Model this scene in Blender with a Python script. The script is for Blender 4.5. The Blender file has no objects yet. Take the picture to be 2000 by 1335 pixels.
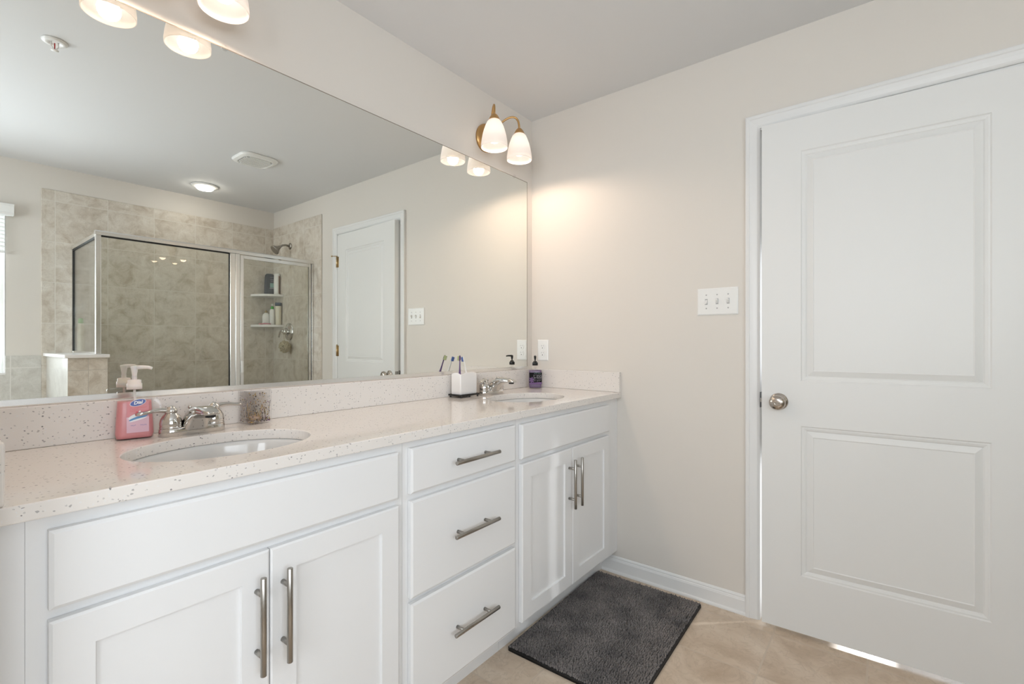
import bpy, bmesh, math, random
from mathutils import Vector, Matrix, Euler
random.seed(7)
S = bpy.context.scene
C = S.collection
PI = math.pi

# ------------------------------------------------------------------ camera
CAM = (-2.2209, -1.6054, 1.1672)
YAW = math.radians(38.2688)
cam_d = bpy.data.cameras.new('camera')
cam_d.sensor_width = 36.0
cam_d.lens = 927.63 / 2000 * 36.0
cam_d.shift_y = 0.00025
cam_d.clip_start = 0.01
cam = bpy.data.objects.new('camera', cam_d)
cam.location = CAM
cam.rotation_euler = (PI / 2, 0, YAW - PI / 2)
C.objects.link(cam)
S.camera = cam

# ------------------------------------------------------------------ light
H = 2.438          # ceiling
HXL = 3.2          # daylight in the room behind the door
W = 3.145          # opposite wall at y = -W
XL = -3.55         # far left wall
S.view_settings.view_transform = 'Standard'
S.view_settings.look = 'None'
S.view_settings.gamma = 1.0
S.view_settings.exposure = -0.15
S.view_settings.use_curve_mapping = False
world = bpy.data.worlds.new('sky')
S.world = world
world.use_nodes = True
wn = world.node_tree.nodes
wn['Background'].inputs[0].default_value = (0.86, 0.93, 1.0, 1)
wn['Background'].inputs[1].default_value = 2.2


def area(name, loc, rot, sx, sy, energy, col, spread=PI):
    l = bpy.data.lights.new(name, 'AREA')
    l.shape = 'RECTANGLE'
    l.size = sx
    l.size_y = sy
    l.energy = energy
    l.color = col
    l.spread = spread
    o = bpy.data.objects.new(name, l)
    o.location = loc
    o.rotation_euler = rot
    C.objects.link(o)
    return o


WX0, WX1, WZ0, WZ1 = -3.30, -1.8165, 0.95, 2.07      # window opening
# daylight falling through the window
area('window_daylight', ((WX0 + WX1) / 2, -W - 0.16, (WZ0 + WZ1) / 2), (PI / 2 + math.radians(14), 0, 0), WX1 - WX0 - .04, WZ1 - WZ0 - .04,
     41.0, (0.86, 0.92, 1.0))
# fill daylight for door and end wall, through an added unseen left window
LWY0, LWY1, LWZ0, LWZ1 = -2.55, -1.25, 0.95, 2.07
area('added_window_fill', (XL - 0.16, (LWY0 + LWY1) / 2, (LWZ0 + LWZ1) / 2), (PI / 2 + math.radians(10), 0, -PI / 2), LWY1 - LWY0 - .04,
     LWZ1 - LWZ0 - .04, 37.0, (0.90, 0.94, 1.0))
# low sun entering the room behind the door, skimming the floor under the door
sp = bpy.data.lights.new('hall_sun_beam', 'SPOT')
sp.energy = 260
sp.spot_size = math.radians(3.4)
sp.spot_blend = 0.25
sp.shadow_soft_size = 0.02
sp.color = (1.0, 0.97, 0.92)
spo = bpy.data.objects.new('hall_sun_beam', sp)
spo.location = (3.0, -1.52, 1.35)
spo.rotation_euler = (Vector((0.02, -1.535, 0.0)) - Vector(spo.location)).to_track_quat('-Z', 'Y').to_euler()
C.objects.link(spo)
sp2 = bpy.data.lights.new('hall_window_beam', 'SPOT')      # the same low light on the latch jamb
sp2.energy = 150
sp2.spot_size = math.radians(25)
sp2.spot_blend = 0.5
sp2.shadow_soft_size = 0.05
sp2.color = (0.93, 0.96, 1.0)
spo2 = bpy.data.objects.new('hall_window_beam', sp2)
spo2.location = (1.15, -2.45, 0.55)
spo2.rotation_euler = (Vector((0.02, -1.19, 0.36)) - Vector(spo2.location)).to_track_quat('-Z', 'Y').to_euler()
C.objects.link(spo2)
area('hall_daylight', (HXL, -2.05, 1.45), (PI / 2, 0, PI / 2), 0.9, 1.3, 25.0, (0.9, 0.95, 1.0))

# ------------------------------------------------------------------ materials
M = {}


def mat(name, col, rough=0.5, metal=0.0, **kw):
    m = bpy.data.materials.new(name)
    m.use_nodes = True
    b = m.node_tree.nodes['Principled BSDF']
    b.inputs['Base Color'].default_value = (*col, 1)
    b.inputs['Roughness'].default_value = rough
    b.inputs['Metallic'].default_value = metal
    for k, v in kw.items():
        k = k.replace('_', ' ')
        if k in b.inputs:
            b.inputs[k].default_value = v
    M[name] = m
    return m


def nodes(m):
    t = m.node_tree
    return t, t.nodes, t.links, t.nodes['Principled BSDF']


def bump_noise(m, scale, strength, dist=0.001, detail=2.0):
    t, n, l, b = nodes(m)
    g = n.new('ShaderNodeNewGeometry')
    x = n.new('ShaderNodeTexNoise')
    x.inputs['Scale'].default_value = scale
    x.inputs['Detail'].default_value = detail
    l.new(g.outputs['Position'], x.inputs['Vector'])
    p = n.new('ShaderNodeBump')
    p.inputs['Strength'].default_value = strength
    p.inputs['Distance'].default_value = dist
    l.new(x.outputs['Fac'], p.inputs['Height'])
    l.new(p.outputs['Normal'], b.inputs['Normal'])


def mix_col(n, l, fac, a, b, blend='MIX'):
    x = n.new('ShaderNodeMix')
    x.data_type = 'RGBA'
    x.blend_type = blend
    for s, v in ((0, fac), (6, a), (7, b)):
        if hasattr(v, 'is_output') or hasattr(v, 'links'):
            l.new(v, x.inputs[s])
        elif s == 0:
            x.inputs[s].default_value = v
        else:
            x.inputs[s].default_value = (*v, 1)
    return x.outputs[2]


def ramp(n, l, src, stops):
    r = n.new('ShaderNodeValToRGB')
    e = r.color_ramp.elements
    while len(e) < len(stops):
        e.new(0.5)
    for i, (p, c) in enumerate(stops):
        e[i].position = p
        e[i].color = (*c, 1) if len(c) == 3 else c
    l.new(src, r.inputs[0])
    return r.outputs[0]


mat('wall_paint', (0.735, 0.695, 0.64), 0.62)
bump_noise(M['wall_paint'], 260, 0.06)
mat('ceiling_paint', (0.745, 0.75, 0.755), 0.8)
bump_noise(M['ceiling_paint'], 200, 0.06)
mat('trim_white', (0.80, 0.80, 0.79), 0.35)
mat('door_white', (0.80, 0.80, 0.785), 0.42)
bump_noise(M['door_white'], 120, 0.03)
mat('cabinet_white', (0.82, 0.82, 0.82), 0.38)
mat('plastic_white', (0.86, 0.86, 0.84), 0.3)
mat('slot_dark', (0.05, 0.05, 0.05), 0.5)
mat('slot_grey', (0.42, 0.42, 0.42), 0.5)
mat('porcelain', (0.74, 0.735, 0.72), 0.08)
mat('ceramic_white', (0.83, 0.81, 0.79), 0.25)
mat('chrome', (0.66, 0.645, 0.62), 0.05, 1.0)
mat('nickel', (0.37, 0.35, 0.32), 0.28, 1.0)
mat('satin_nickel', (0.50, 0.45, 0.40), 0.20, 1.0)
mat('aluminium', (0.80, 0.79, 0.77), 0.22, 1.0)
mat('gold', (0.62, 0.39, 0.17), 0.33, 1.0)
mat('hinge_brass', (0.55, 0.42, 0.24), 0.3, 1.0)
mat('black_metal', (0.008, 0.008, 0.008), 0.5)
mat('black_plastic', (0.010, 0.010, 0.012), 0.25)
mat('rubber_black', (0.02, 0.02, 0.02), 0.6)
mat('mirror', (0.90, 0.915, 0.885), 0.0, 1.0)
mat('pump_white', (0.85, 0.78, 0.74), 0.35, Subsurface_Weight=0.2)
mat('pvc_white', (0.87, 0.87, 0.85), 0.45)


mat('mirror_edge_shade', (0.30, 0.26, 0.21), 0.2)  # dark tone standing for the shadow and seam along the mirror's edge


def glassy(name, tint, gloss_mul=1.0, rough=0.0, f0=None):
    """thin clear sheet: mostly see-through, fresnel reflection"""
    m = bpy.data.materials.new(name)
    m.use_nodes = True
    t = m.node_tree
    n, l = t.nodes, t.links
    for x in list(n):
        n.remove(x)
    out = n.new('ShaderNodeOutputMaterial')
    tr = n.new('ShaderNodeBsdfTransparent')
    tr.inputs[0].default_value = (*tint, 1)
    gl = n.new('ShaderNodeBsdfGlossy')
    gl.inputs['Roughness'].default_value = rough
    gl.inputs[0].default_value = (1, 1, 1, 1)
    lw = n.new('ShaderNodeLayerWeight')
    lw.inputs[0].default_value = 0.5
    pw_ = n.new('ShaderNodeMath')
    pw_.operation = 'POWER'
    pw_.inputs[1].default_value = 5.0
    l.new(lw.outputs['Facing'], pw_.inputs[0])
    mu = n.new('ShaderNodeMath')
    mu.operation = 'MULTIPLY_ADD'
    mu.use_clamp = True
    mu.inputs[1].default_value = 0.9 * gloss_mul
    mu.inputs[2].default_value = 0.04 * gloss_mul if f0 is None else f0
    l.new(pw_.outputs[0], mu.inputs[0])
    mx = n.new('ShaderNodeMixShader')
    l.new(mu.outputs[0], mx.inputs[0])
    l.new(tr.outputs[0], mx.inputs[1])
    l.new(gl.outputs[0], mx.inputs[2])
    l.new(mx.outputs[0], out.inputs[0])
    M[name] = m
    return m


glassy('shower_glass', (0.955, 0.96, 0.935))
glassy('return_glass', (0.93, 0.945, 0.94))
glassy('window_glass', (0.97, 0.98, 0.98))
glassy('clear_plastic', (0.97, 0.97, 0.97), 0.8, 0.04, 0.004)
glassy('jar_glass', (0.975, 0.97, 0.975), 1.0, 0.0, 0.006)
_t = M['jar_glass'].node_tree
_n, _l = _t.nodes, _t.links
_lw = _n.new('ShaderNodeLayerWeight')
_lw.inputs[0].default_value = 0.5
_l.new(ramp(_n, _l, _lw.outputs['Facing'], [(0.55, (0.995, 0.995, 0.995)), (0.80, (0.86, 0.85, 0.86)), (1.0, (0.30, 0.29, 0.30))]), _n['Transparent BSDF'].inputs[0])
glassy('pink_gel', (0.93, 0.42, 0.42), 0.8)
glassy('purple_gel', (0.60, 0.50, 0.66), 0.8)
mat('pink_soap', (0.72, 0.29, 0.30), 0.3)
mat('purple_soap', (0.17, 0.12, 0.21), 0.3)


def quartz():
    m = mat('quartz', (0.8, 0.78, 0.76), 0.07)
    t, n, l, b = nodes(m)
    g = n.new('ShaderNodeNewGeometry')
    base = (0.80, 0.76, 0.72)
    col = None

    def specks(scale, rad, thr, colr, prev, off, stretch=(1, 1, 1)):
        mp = n.new('ShaderNodeMapping')
        mp.inputs['Location'].default_value = (off, off * 1.7, off * .6)
        mp.inputs['Scale'].default_value = stretch
        l.new(g.outputs['Position'], mp.inputs[0])
        nz = n.new('ShaderNodeTexNoise')
        nz.inputs['Scale'].default_value = scale * 1.3
        l.new(mp.outputs[0], nz.inputs['Vector'])
        ad = n.new('ShaderNodeMixRGB')
        ad.blend_type = 'ADD'
        ad.inputs[0].default_value = 0.006
        l.new(mp.outputs[0], ad.inputs[1])
        l.new(nz.outputs['Color'], ad.inputs[2])
        v = n.new('ShaderNodeTexVoronoi')
        v.inputs['Scale'].default_value = scale
        l.new(ad.outputs[0], v.inputs['Vector'])
        lt = n.new('ShaderNodeMath')
        lt.operation = 'LESS_THAN'
        lt.inputs[1].default_value = rad
        l.new(v.outputs['Distance'], lt.inputs[0])
        sx = n.new('ShaderNodeSeparateColor')
        l.new(v.outputs['Color'], sx.inputs[0])
        gt = n.new('ShaderNodeMath')
        gt.operation = 'GREATER_THAN'
        gt.inputs[1].default_value = thr
        l.new(sx.outputs[0], gt.inputs[0])
        mm = n.new('ShaderNodeMath')
        mm.operation = 'MULTIPLY'
        l.new(lt.outputs[0], mm.inputs[0])
        l.new(gt.outputs[0], mm.inputs[1])
        return mix_col(n, l, mm.outputs[0], prev, colr)
    col = specks(190, 0.30, 0.76, (0.80, 0.78, 0.76), base, 3.1)
    col = specks(150, 0.26, 0.80, (0.60, 0.57, 0.545), col, 1.3)
    col = specks(110, 0.22, 0.70, (0.46, 0.435, 0.42), col, 7.7, (1, 1, 1.25))
    col = specks(66, 0.135, 0.72, (0.29, 0.275, 0.27), col, 5.2, (1, 1, 1.3))
    l.new(col, b.inputs['Base Color'])
    return m


quartz()


def tile(name, axes, size, org, rough, c_lo, c_mid, c_hi, grout, gw=0.003, bump=0.25, rot=0.0, nscale=2.2):
    """stone look ceramic tile; axes picks the two world axes of the grid"""
    m = mat(name, c_mid, rough)
    t, n, l, b = nodes(m)
    g = n.new('ShaderNodeNewGeometry')
    sp = n.new('ShaderNodeSeparateXYZ')
    l.new(g.outputs['Position'], sp.inputs[0])
    cb = n.new('ShaderNodeCombineXYZ')

    def sub(sock, o):
        a = n.new('ShaderNodeMath')
        a.operation = 'SUBTRACT'
        a.inputs[1].default_value = o
        l.new(sock, a.inputs[0])
        return a.outputs[0]
    l.new(sub(sp.outputs[axes[0]], org[0]), cb.inputs[0])
    l.new(sub(sp.outputs[axes[1]], org[1]), cb.inputs[1])
    br = n.new('ShaderNodeTexBrick')
    br.offset = 0.0
    br.inputs['Scale'].default_value = 1.0
    br.inputs['Brick Width'].default_value = size[0]
    br.inputs['Row Height'].default_value = size[1]
    br.inputs['Mortar Size'].default_value = gw
    br.inputs['Mortar Smooth'].default_value = 0.3
    br.inputs['Bias'].default_value = 0.0
    br.inputs['Color1'].default_value = (0.0, 0, 0, 1)
    br.inputs['Color2'].default_value = (1, 1, 1, 1)
    l.new(cb.outputs[0], br.inputs['Vector'])
    # per tile offset of the stone pattern
    fl = n.new('ShaderNodeVectorMath')
    fl.operation = 'DIVIDE'
    fl.inputs[1].default_value = (size[0], size[1], 1)
    l.new(cb.outputs[0], fl.inputs[0])
    fo = n.new('ShaderNodeVectorMath')
    fo.operation = 'FLOOR'
    l.new(fl.outputs[0], fo.inputs[0])
    wn_ = n.new('ShaderNodeTexWhiteNoise')
    wn_.noise_dimensions = '3D'
    l.new(fo.outputs[0], wn_.inputs['Vector'])
    sc = n.new('ShaderNodeVectorMath')
    sc.operation = 'SCALE'
    sc.inputs['Scale'].default_value = 9.0
    l.new(wn_.outputs['Color'], sc.inputs[0])
    ad = n.new('ShaderNodeVectorMath')
    ad.operation = 'ADD'
    l.new(g.outputs['Position'], ad.inputs[0])
    l.new(sc.outputs[0], ad.inputs[1])
    n1 = n.new('ShaderNodeTexNoise')
    n1.inputs['Scale'].default_value = nscale * 3
    n1.inputs['Detail'].default_value = 7
    n1.inputs['Roughness'].default_value = 0.62
    n1.inputs['Distortion'].default_value = 0.7
    l.new(ad.outputs[0], n1.inputs['Vector'])
    c1 = ramp(n, l, n1.outputs['Fac'], [(0.30, c_lo), (0.50, c_mid), (0.72, c_hi)])
    n2 = n.new('ShaderNodeTexNoise')
    n2.inputs['Scale'].default_value = nscale * 9
    n2.inputs['Detail'].default_value = 5
    n2.inputs['Distortion'].default_value = 1.2
    l.new(ad.outputs[0], n2.inputs['Vector'])
    vein = ramp(n, l, n2.outputs['Fac'], [(0.47, (0, 0, 0)), (0.50, (1, 1, 1)), (0.53, (0, 0, 0))])
    vm = n.new('ShaderNodeMath')
    vm.operation = 'MULTIPLY'
    vm.inputs[1].default_value = 0.32
    l.new(vein, vm.inputs[0])
    c2 = mix_col(n, l, vm.outputs[0], c1, tuple(x * 0.80 for x in c_lo))
    c3 = mix_col(n, l, br.outputs['Fac'], c2, grout)
    l.new(c3, b.inputs['Base Color'])
    bp = n.new('ShaderNodeBump')
    bp.inputs['Strength'].default_value = bump
    bp.inputs['Distance'].default_value = 0.002
    bp.invert = True
    l.new(br.outputs['Fac'], bp.inputs['Height'])
    l.new(bp.outputs['Normal'], b.inputs['Normal'])
    return m


ST = ((0.49, 0.42, 0.335), (0.655, 0.60, 0.52), (0.76, 0.72, 0.65))
tile('shower_tile_front', (0, 2), (0.297, 0.2943), (-1.5695, 1.3045), 0.28, *ST, (0.71, 0.675, 0.61), 0.0030, nscale=3.8)
tile('shower_tile_right', (1, 2), (0.297, 0.2943), (-3.145, 1.3045), 0.28, *ST, (0.71, 0.675, 0.61), 0.0030, nscale=3.8)
tile('tub_tile', (0, 2), (0.297, 0.2943), (-1.793, 0.99), 0.30, (0.52, 0.50, 0.455), (0.62, 0.605, 0.56), (0.69, 0.68, 0.64), (0.72, 0.70, 0.66), 0.0035, nscale=3.8)
tile('pony_tile_end', (0, 2), (0.099, 0.2943), (-1.518, 0.99), 0.30, *ST, (0.52, 0.48, 0.42), 0.0022, nscale=3.8)
tile('pony_tile_side', (1, 2), (0.297, 0.2943), (-2.39, 0.99), 0.30, (0.50, 0.48, 0.44), (0.58, 0.565, 0.52), (0.64, 0.63, 0.58), (0.60, 0.58, 0.54), 0.0022)
tile('floor_tile', (0, 1), (0.303, 0.303), (-0.079, -0.339), 0.32, (0.49, 0.375, 0.265), (0.63, 0.51, 0.39), (0.74, 0.63, 0.51),
     (0.60, 0.50, 0.395), 0.0035, 0.2, nscale=2.0)


def shade_glass():
    m = bpy.data.materials.new('shade_glass')
    m.use_nodes = True
    t = m.node_tree
    n, l = t.nodes, t.links
    b = n['Principled BSDF']
    b.inputs['Base Color'].default_value = (0.90, 0.88, 0.855, 1)
    b.inputs['Roughness'].default_value = 0.35
    tr = n.new('ShaderNodeBsdfTranslucent')
    tr.inputs[0].default_value = (0.96, 0.94, 0.93, 1)
    mx = n.new('ShaderNodeMixShader')
    mx.inputs[0].default_value = 0.55
    l.new(b.outputs[0], mx.inputs[1])
    l.new(tr.outputs[0], mx.inputs[2])
    l.new(mx.outputs[0], n['Material Output'].inputs[0])
    M['shade_glass'] = m


shade_glass()


def emit(name, col, strength):
    m = bpy.data.materials.new(name)
    m.use_nodes = True
    b = m.node_tree.nodes['Principled BSDF']
    b.inputs['Base Color'].default_value = (1, 1, 1, 1)
    b.inputs['Emission Color'].default_value = (*col, 1)
    b.inputs['Emission Strength'].default_value = strength
    M[name] = m
    return m


emit('bulb_glow', (1.0, 0.88, 0.77), 3.9)
emit('can_lens', (1.0, 0.93, 0.84), 42.0)


def pile():
    m = mat('rug_pile', (0.06, 0.055, 0.055), 0.9)
    t, n, l, b = nodes(m)
    g = n.new('ShaderNodeNewGeometry')
    x = n.new('ShaderNodeTexNoise')
    x.inputs['Scale'].default_value = 9
    x.inputs['Detail'].default_value = 5
    l.new(g.outputs['Position'], x.inputs['Vector'])
    c = ramp(n, l, x.outputs['Fac'], [(0.30, (0.095, 0.086, 0.083)), (0.5, (0.17, 0.152, 0.143)), (0.70, (0.225, 0.20, 0.188))])
    y = n.new('ShaderNodeTexNoise')
    y.inputs['Scale'].default_value = 420
    l.new(g.outputs['Position'], y.inputs['Vector'])
    c2 = ramp(n, l, y.outputs['Fac'], [(0.35, (0.45, 0.45, 0.45)), (0.65, (1.4, 1.4, 1.4))])
    c3 = mix_col(n, l, 1.0, c, c2, 'MULTIPLY')
    l.new(c3, b.inputs['Base Color'])
    b.inputs['Sheen Weight'].default_value = 0.25


pile()
mat('label_blue', (0.01, 0.05, 0.33), 0.3)
mat('label_white', (0.85, 0.83, 0.84), 0.35)
mat('label_red', (0.66, 0.07, 0.09), 0.35)
mat('label_pink', (0.66, 0.22, 0.24), 0.35)
mat('label_pale', (0.70, 0.44, 0.52), 0.35)
mat('label_wave', (0.06, 0.25, 0.52), 0.35)
mat('label_black', (0.006, 0.005, 0.007), 0.6, Specular_IOR_Level=0.15)
mat('label_lilac', (0.12, 0.05, 0.17), 0.4)
mat('label_grey', (0.42, 0.40, 0.44), 0.4)
mat('label_green', (0.20, 0.34, 0.30), 0.4)
mat('brush_purple', (0.10, 0.055, 0.17), 0.35)
mat('brush_blue', (0.10, 0.18, 0.50), 0.35)
mat('bristle', (0.55, 0.62, 0.30), 0.8)
mat('bristle_white', (0.82, 0.84, 0.86), 0.8)
mat('shampoo_dark', (0.022, 0.028, 0.038), 0.3)
mat('bottle_white', (0.78, 0.77, 0.74), 0.3)
mat('bottle_cream', (0.70, 0.64, 0.50), 0.3)
mat('bottle_brown', (0.25, 0.13, 0.07), 0.35)
mat('cap_gold', (0.28, 0.19, 0.07), 0.4)
mat('cap_green', (0.06, 0.40, 0.05), 0.35)
mat('cap_navy', (0.03, 0.05, 0.08), 0.35)
mat('razor_pink', (0.70, 0.25, 0.30), 0.35)
mat('loofah', (0.50, 0.43, 0.29), 0.9)
mat('bulb_red', (0.5, 0.02, 0.02), 0.2)
mat('mosaic_dark', (0.05, 0.04, 0.045), 0.25)
mat('mosaic_gold', (0.42, 0.27, 0.09), 0.3)
mat('mosaic_silver', (0.55, 0.54, 0.56), 0.2, 0.8)
mat('mosaic_violet', (0.25, 0.12, 0.26), 0.3)
mat('wax', (0.45, 0.33, 0.25), 0.5)
mat('hall_paint', (0.72, 0.70, 0.66), 0.7)


# ------------------------------------------------------------------ mesh helpers
class MB:
    def __init__(self):
        self.v, self.f, self.mi, self.sm = [], [], [], []

    def add(self, vs, fs, mi=0, smooth=False):
        o = len(self.v)
        self.v += [tuple(p) for p in vs]
        for f in fs:
            self.f.append([i + o for i in f])
            self.mi.append(mi)
            self.sm.append(smooth)
        return self

    def box(self, x0, x1, y0, y1, z0, z1, mi=0):
        x0, x1 = sorted((x0, x1)); y0, y1 = sorted((y0, y1)); z0, z1 = sorted((z0, z1))
        vs = [(x0, y0, z0), (x1, y0, z0), (x1, y1, z0), (x0, y1, z0), (x0, y0, z1), (x1, y0, z1), (x1, y1, z1), (x0, y1, z1)]
        fs = [(0, 3, 2, 1), (4, 5, 6, 7), (0, 1, 5, 4), (1, 2, 6, 5), (2, 3, 7, 6), (3, 0, 4, 7)]
        return self.add(vs, fs, mi)

    def rings(self, rings, mi=0, smooth=True, cap0=True, cap1=True, closed=True):
        n = len(rings[0])
        vs = [p for r in rings for p in r]
        fs = []
        for k in range(len(rings) - 1):
            for i in range(n if closed else n - 1):
                j = (i + 1) % n
                fs.append((k * n + i, k * n + j, (k + 1) * n + j, (k + 1) * n + i))
        self.add(vs, fs, mi, smooth)
        o = len(self.v) - len(vs)
        if cap0:
            self.f.append([o + i for i in reversed(range(n))]); self.mi.append(mi); self.sm.append(False)
        if cap1:
            b = o + (len(rings) - 1) * n
            self.f.append([b + i for i in range(n)]); self.mi.append(mi); self.sm.append(False)
        return self

    def lathe(self, prof, c=(0, 0, 0), axis=(0, 0, 1), n=28, mi=0, cap0=True, cap1=True, sx=1.0, sy=1.0, smooth=True):
        """prof = [(radius, height)] along the axis"""
        a = Vector(axis).normalized()
        u = a.orthogonal().normalized()
        if abs(a.z) > .999:
            u = Vector((1, 0, 0))
        w = a.cross(u)
        c = Vector(c)
        rs = []
        for r, h in prof:
            rs.append([tuple(c + a * h + u * (r * sx * math.cos(2 * PI * i / n)) + w * (r * sy * math.sin(2 * PI * i / n))) for i in range(n)])
        return self.rings(rs, mi, smooth, cap0, cap1)

    def tube(self, pts, r, n=12, mi=0, sx=None):
        """round tube along a path; r is a number or a list"""
        pts = [Vector(p) for p in pts]
        rs = r if isinstance(r, (list, tuple)) else [r] * len(pts)
        up = None
        rings = []
        for i, p in enumerate(pts):
            d = (pts[min(i + 1, len(pts) - 1)] - pts[max(i - 1, 0)]).normalized()
            if up is None:
                up = d.orthogonal().normalized()
            up = (up - d * up.dot(d)).normalized()
            s = d.cross(up)
            rr = rs[i]
            rings.append([tuple(p + up * rr * math.cos(2 * PI * k / n) + s * rr * math.sin(2 * PI * k / n)) for k in range(n)])
        return self.rings(rings, mi)

    def prism(self, poly, z0, z1, mi=0, smooth=False):
        return self.rings([[(x, y, z0) for x, y in poly], [(x, y, z1) for x, y in poly]], mi, smooth)

    def sweep(self, path_rings, mi=0):
        return self.rings(path_rings, mi, False)

    def xf(self, m):
        self.v = [tuple(m @ Vector(p)) for p in self.v]
        return self

    def mesh(self, name, mats):
        me = bpy.data.meshes.new(name)
        me.from_pydata(self.v, [], self.f)
        if not isinstance(mats, (list, tuple)):
            mats = [mats]
        for x in mats:
            me.materials.append(M[x] if isinstance(x, str) else x)
        me.polygons.foreach_set('material_index', self.mi)
        me.polygons.foreach_set('use_smooth', self.sm)
        me.update()
        bm = bmesh.new()
        bm.from_mesh(me)
        bmesh.ops.recalc_face_normals(bm, faces=bm.faces)
        bm.to_mesh(me)
        bm.free()
        return me

    def build(self, name, mats, parent=None, bevel=0.0, seg=2, loc=None, rot=None, angle=40):
        o = bpy.data.objects.new(name, self.mesh(name, mats))
        C.objects.link(o)
        if parent is not None:
            o.parent = parent
        if loc is not None:
            o.location = loc
        if rot is not None:
            o.rotation_euler = rot
        if bevel > 0:
            b = o.modifiers.new('bevel', 'BEVEL')
            b.width = bevel
            b.segments = seg
            b.limit_method = 'ANGLE'
            b.angle_limit = math.radians(angle)
            b.harden_normals = False
        return o


def thing(name, label, cat, loc=(0, 0, 0), rz=0.0, group=None):
    o = bpy.data.objects.new(name, None)
    o.empty_display_size = 0.05
    C.objects.link(o)
    o.location = loc
    o.rotation_euler = (0, 0, rz)
    return tag(o, label, cat, group)


def tag(o, label, cat, group=None):
    o['label'] = label
    o['category'] = cat
    if group:
        o['group'] = group
    return o


def struct(o):
    o['kind'] = 'structure'
    return o


def copy_tree(o, parent=None):
    c = o.copy()
    C.objects.link(c)
    c.parent = parent
    for ch in list(o.children):
        copy_tree(ch, c)
    return c


def rrect(w, d, r, n=6):
    """rounded rectangle outline, centred"""
    out = []
    for cx, cy, a0 in ((w / 2 - r, d / 2 - r, 0), (-w / 2 + r, d / 2 - r, PI / 2), (-w / 2 + r, -d / 2 + r, PI), (w / 2 - r, -d / 2 + r, 1.5 * PI)):
        for i in range(n + 1):
            a = a0 + (PI / 2) * i / n
            out.append((cx + r * math.cos(a), cy + r * math.sin(a)))
    return out


def text_tris(s, size, shear=0.0, bold=0.0, spacing=1.0):
    """flat lettering as (verts2d, faces), centred on its box, cap height about size"""
    cu = bpy.data.curves.new('lettering', 'FONT')
    cu.body = s
    cu.size = size / 0.7
    cu.shear = shear
    cu.offset = bold
    cu.space_character = spacing
    cu.align_x = 'CENTER'
    cu.align_y = 'CENTER'
    cu.resolution_u = 3
    ob = bpy.data.objects.new('lettering', cu)
    C.objects.link(ob)
    dg = bpy.context.evaluated_depsgraph_get()
    me = bpy.data.meshes.new_from_object(ob.evaluated_get(dg))
    vs = [(v.co.x, v.co.y) for v in me.vertices]
    fs = [tuple(p.vertices) for p in me.polygons]
    bpy.data.objects.remove(ob)
    bpy.data.curves.remove(cu)
    bpy.data.meshes.remove(me)
    return vs, fs


def print_marks(width, size, seed):
    """a row of small print too fine to read: letter sized blocks"""
    rnd_ = random.Random(seed)
    vs, fs = [], []
    x = -width / 2
    while x < width / 2 - size * .4:
        w_ = size * rnd_.uniform(.45, .75)
        if rnd_.random() < .86:
            h_ = size * rnd_.choice([.5, .36, .5])
            o = len(vs)
            t = size * .16
            vs += [(x, -size / 2), (x + t, -size / 2), (x + t, h_), (x, h_)]
            fs.append((o, o + 1, o + 2, o + 3))
            o = len(vs)
            z_ = rnd_.choice([-size / 2, size * .0, h_ - t])
            vs += [(x + t, z_), (x + w_, z_), (x + w_, z_ + t), (x + t, z_ + t)]
            fs.append((o, o + 1, o + 2, o + 3))
        x += w_ + size * .22
    return vs, fs


# ------------------------------------------------------------------ the room
def hole_panel(m, u0, u1, v0, v1, holes, put, mi=0):
    """rectangle (u,v) minus rectangular holes, as boxes made by put(u0,u1,v0,v1)"""
    us = sorted({u0, u1, *[h[0] for h in holes], *[h[1] for h in holes]})
    vs = sorted({v0, v1, *[h[2] for h in holes], *[h[3] for h in holes]})
    for i in range(len(us) - 1):
        for j in range(len(vs) - 1):
            a, b, c, d = us[i], us[i + 1], vs[j], vs[j + 1]
            if any(h[0] <= a + 1e-6 and b <= h[1] + 1e-6 and h[2] <= c + 1e-6 and d <= h[3] + 1e-6 for h in holes):
                continue
            put(a, b, c, d)


T = 0.12
HX = 3.3                                     # far end of the room behind the door
struct(MB().box(XL - T, HX, -W - T, T, -0.06, 0.0).build('floor', 'floor_tile'))
struct(MB().box(XL - T, HX, -W - T, T, H, H + 0.06).build('ceiling', 'ceiling_paint'))
struct(MB().box(XL - T, T, 0.0, T, 0.0, H).build('wall_back', 'wall_paint'))
DY0, DY1, DZ = -1.187, -2.013, 2.067         # door opening
m = MB()
hole_panel(m, -W - T, 0.0, 0.0, H, [(DY1, DY0, 0.0, DZ)], lambda a, b, c, d: m.box(0.0, T, a, b, c, d))
struct(m.build('wall_right', 'wall_paint'))
m = MB()
hole_panel(m, XL - T, 0.0, 0.0, H, [(WX0, WX1, WZ0, WZ1)], lambda a, b, c, d: m.box(a, b, -W - T, -W, c, d))
struct(m.build('wall_front', 'wall_paint'))
m = MB()
hole_panel(m, -W, 0.0, 0.0, H, [(LWY0, LWY1, LWZ0, LWZ1)], lambda a, b, c, d: m.box(XL - T, XL, a, b, c, d))
struct(m.build('wall_left', 'wall_paint'))
struct(MB().box(-2.27, -2.152, -0.64, 0.0, 0.0, H).build('wall_alcove', 'wall_paint'))
m = MB()
m.box(HX - .05, HX, -2.6, -0.4, 0.0, H).box(T, HX - .05, -0.45, -0.4, 0.0, H).box(T, HX - .05, -2.6, -2.55, 0.0, H)
struct(m.build('wall_hall', 'hall_paint'))

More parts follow.
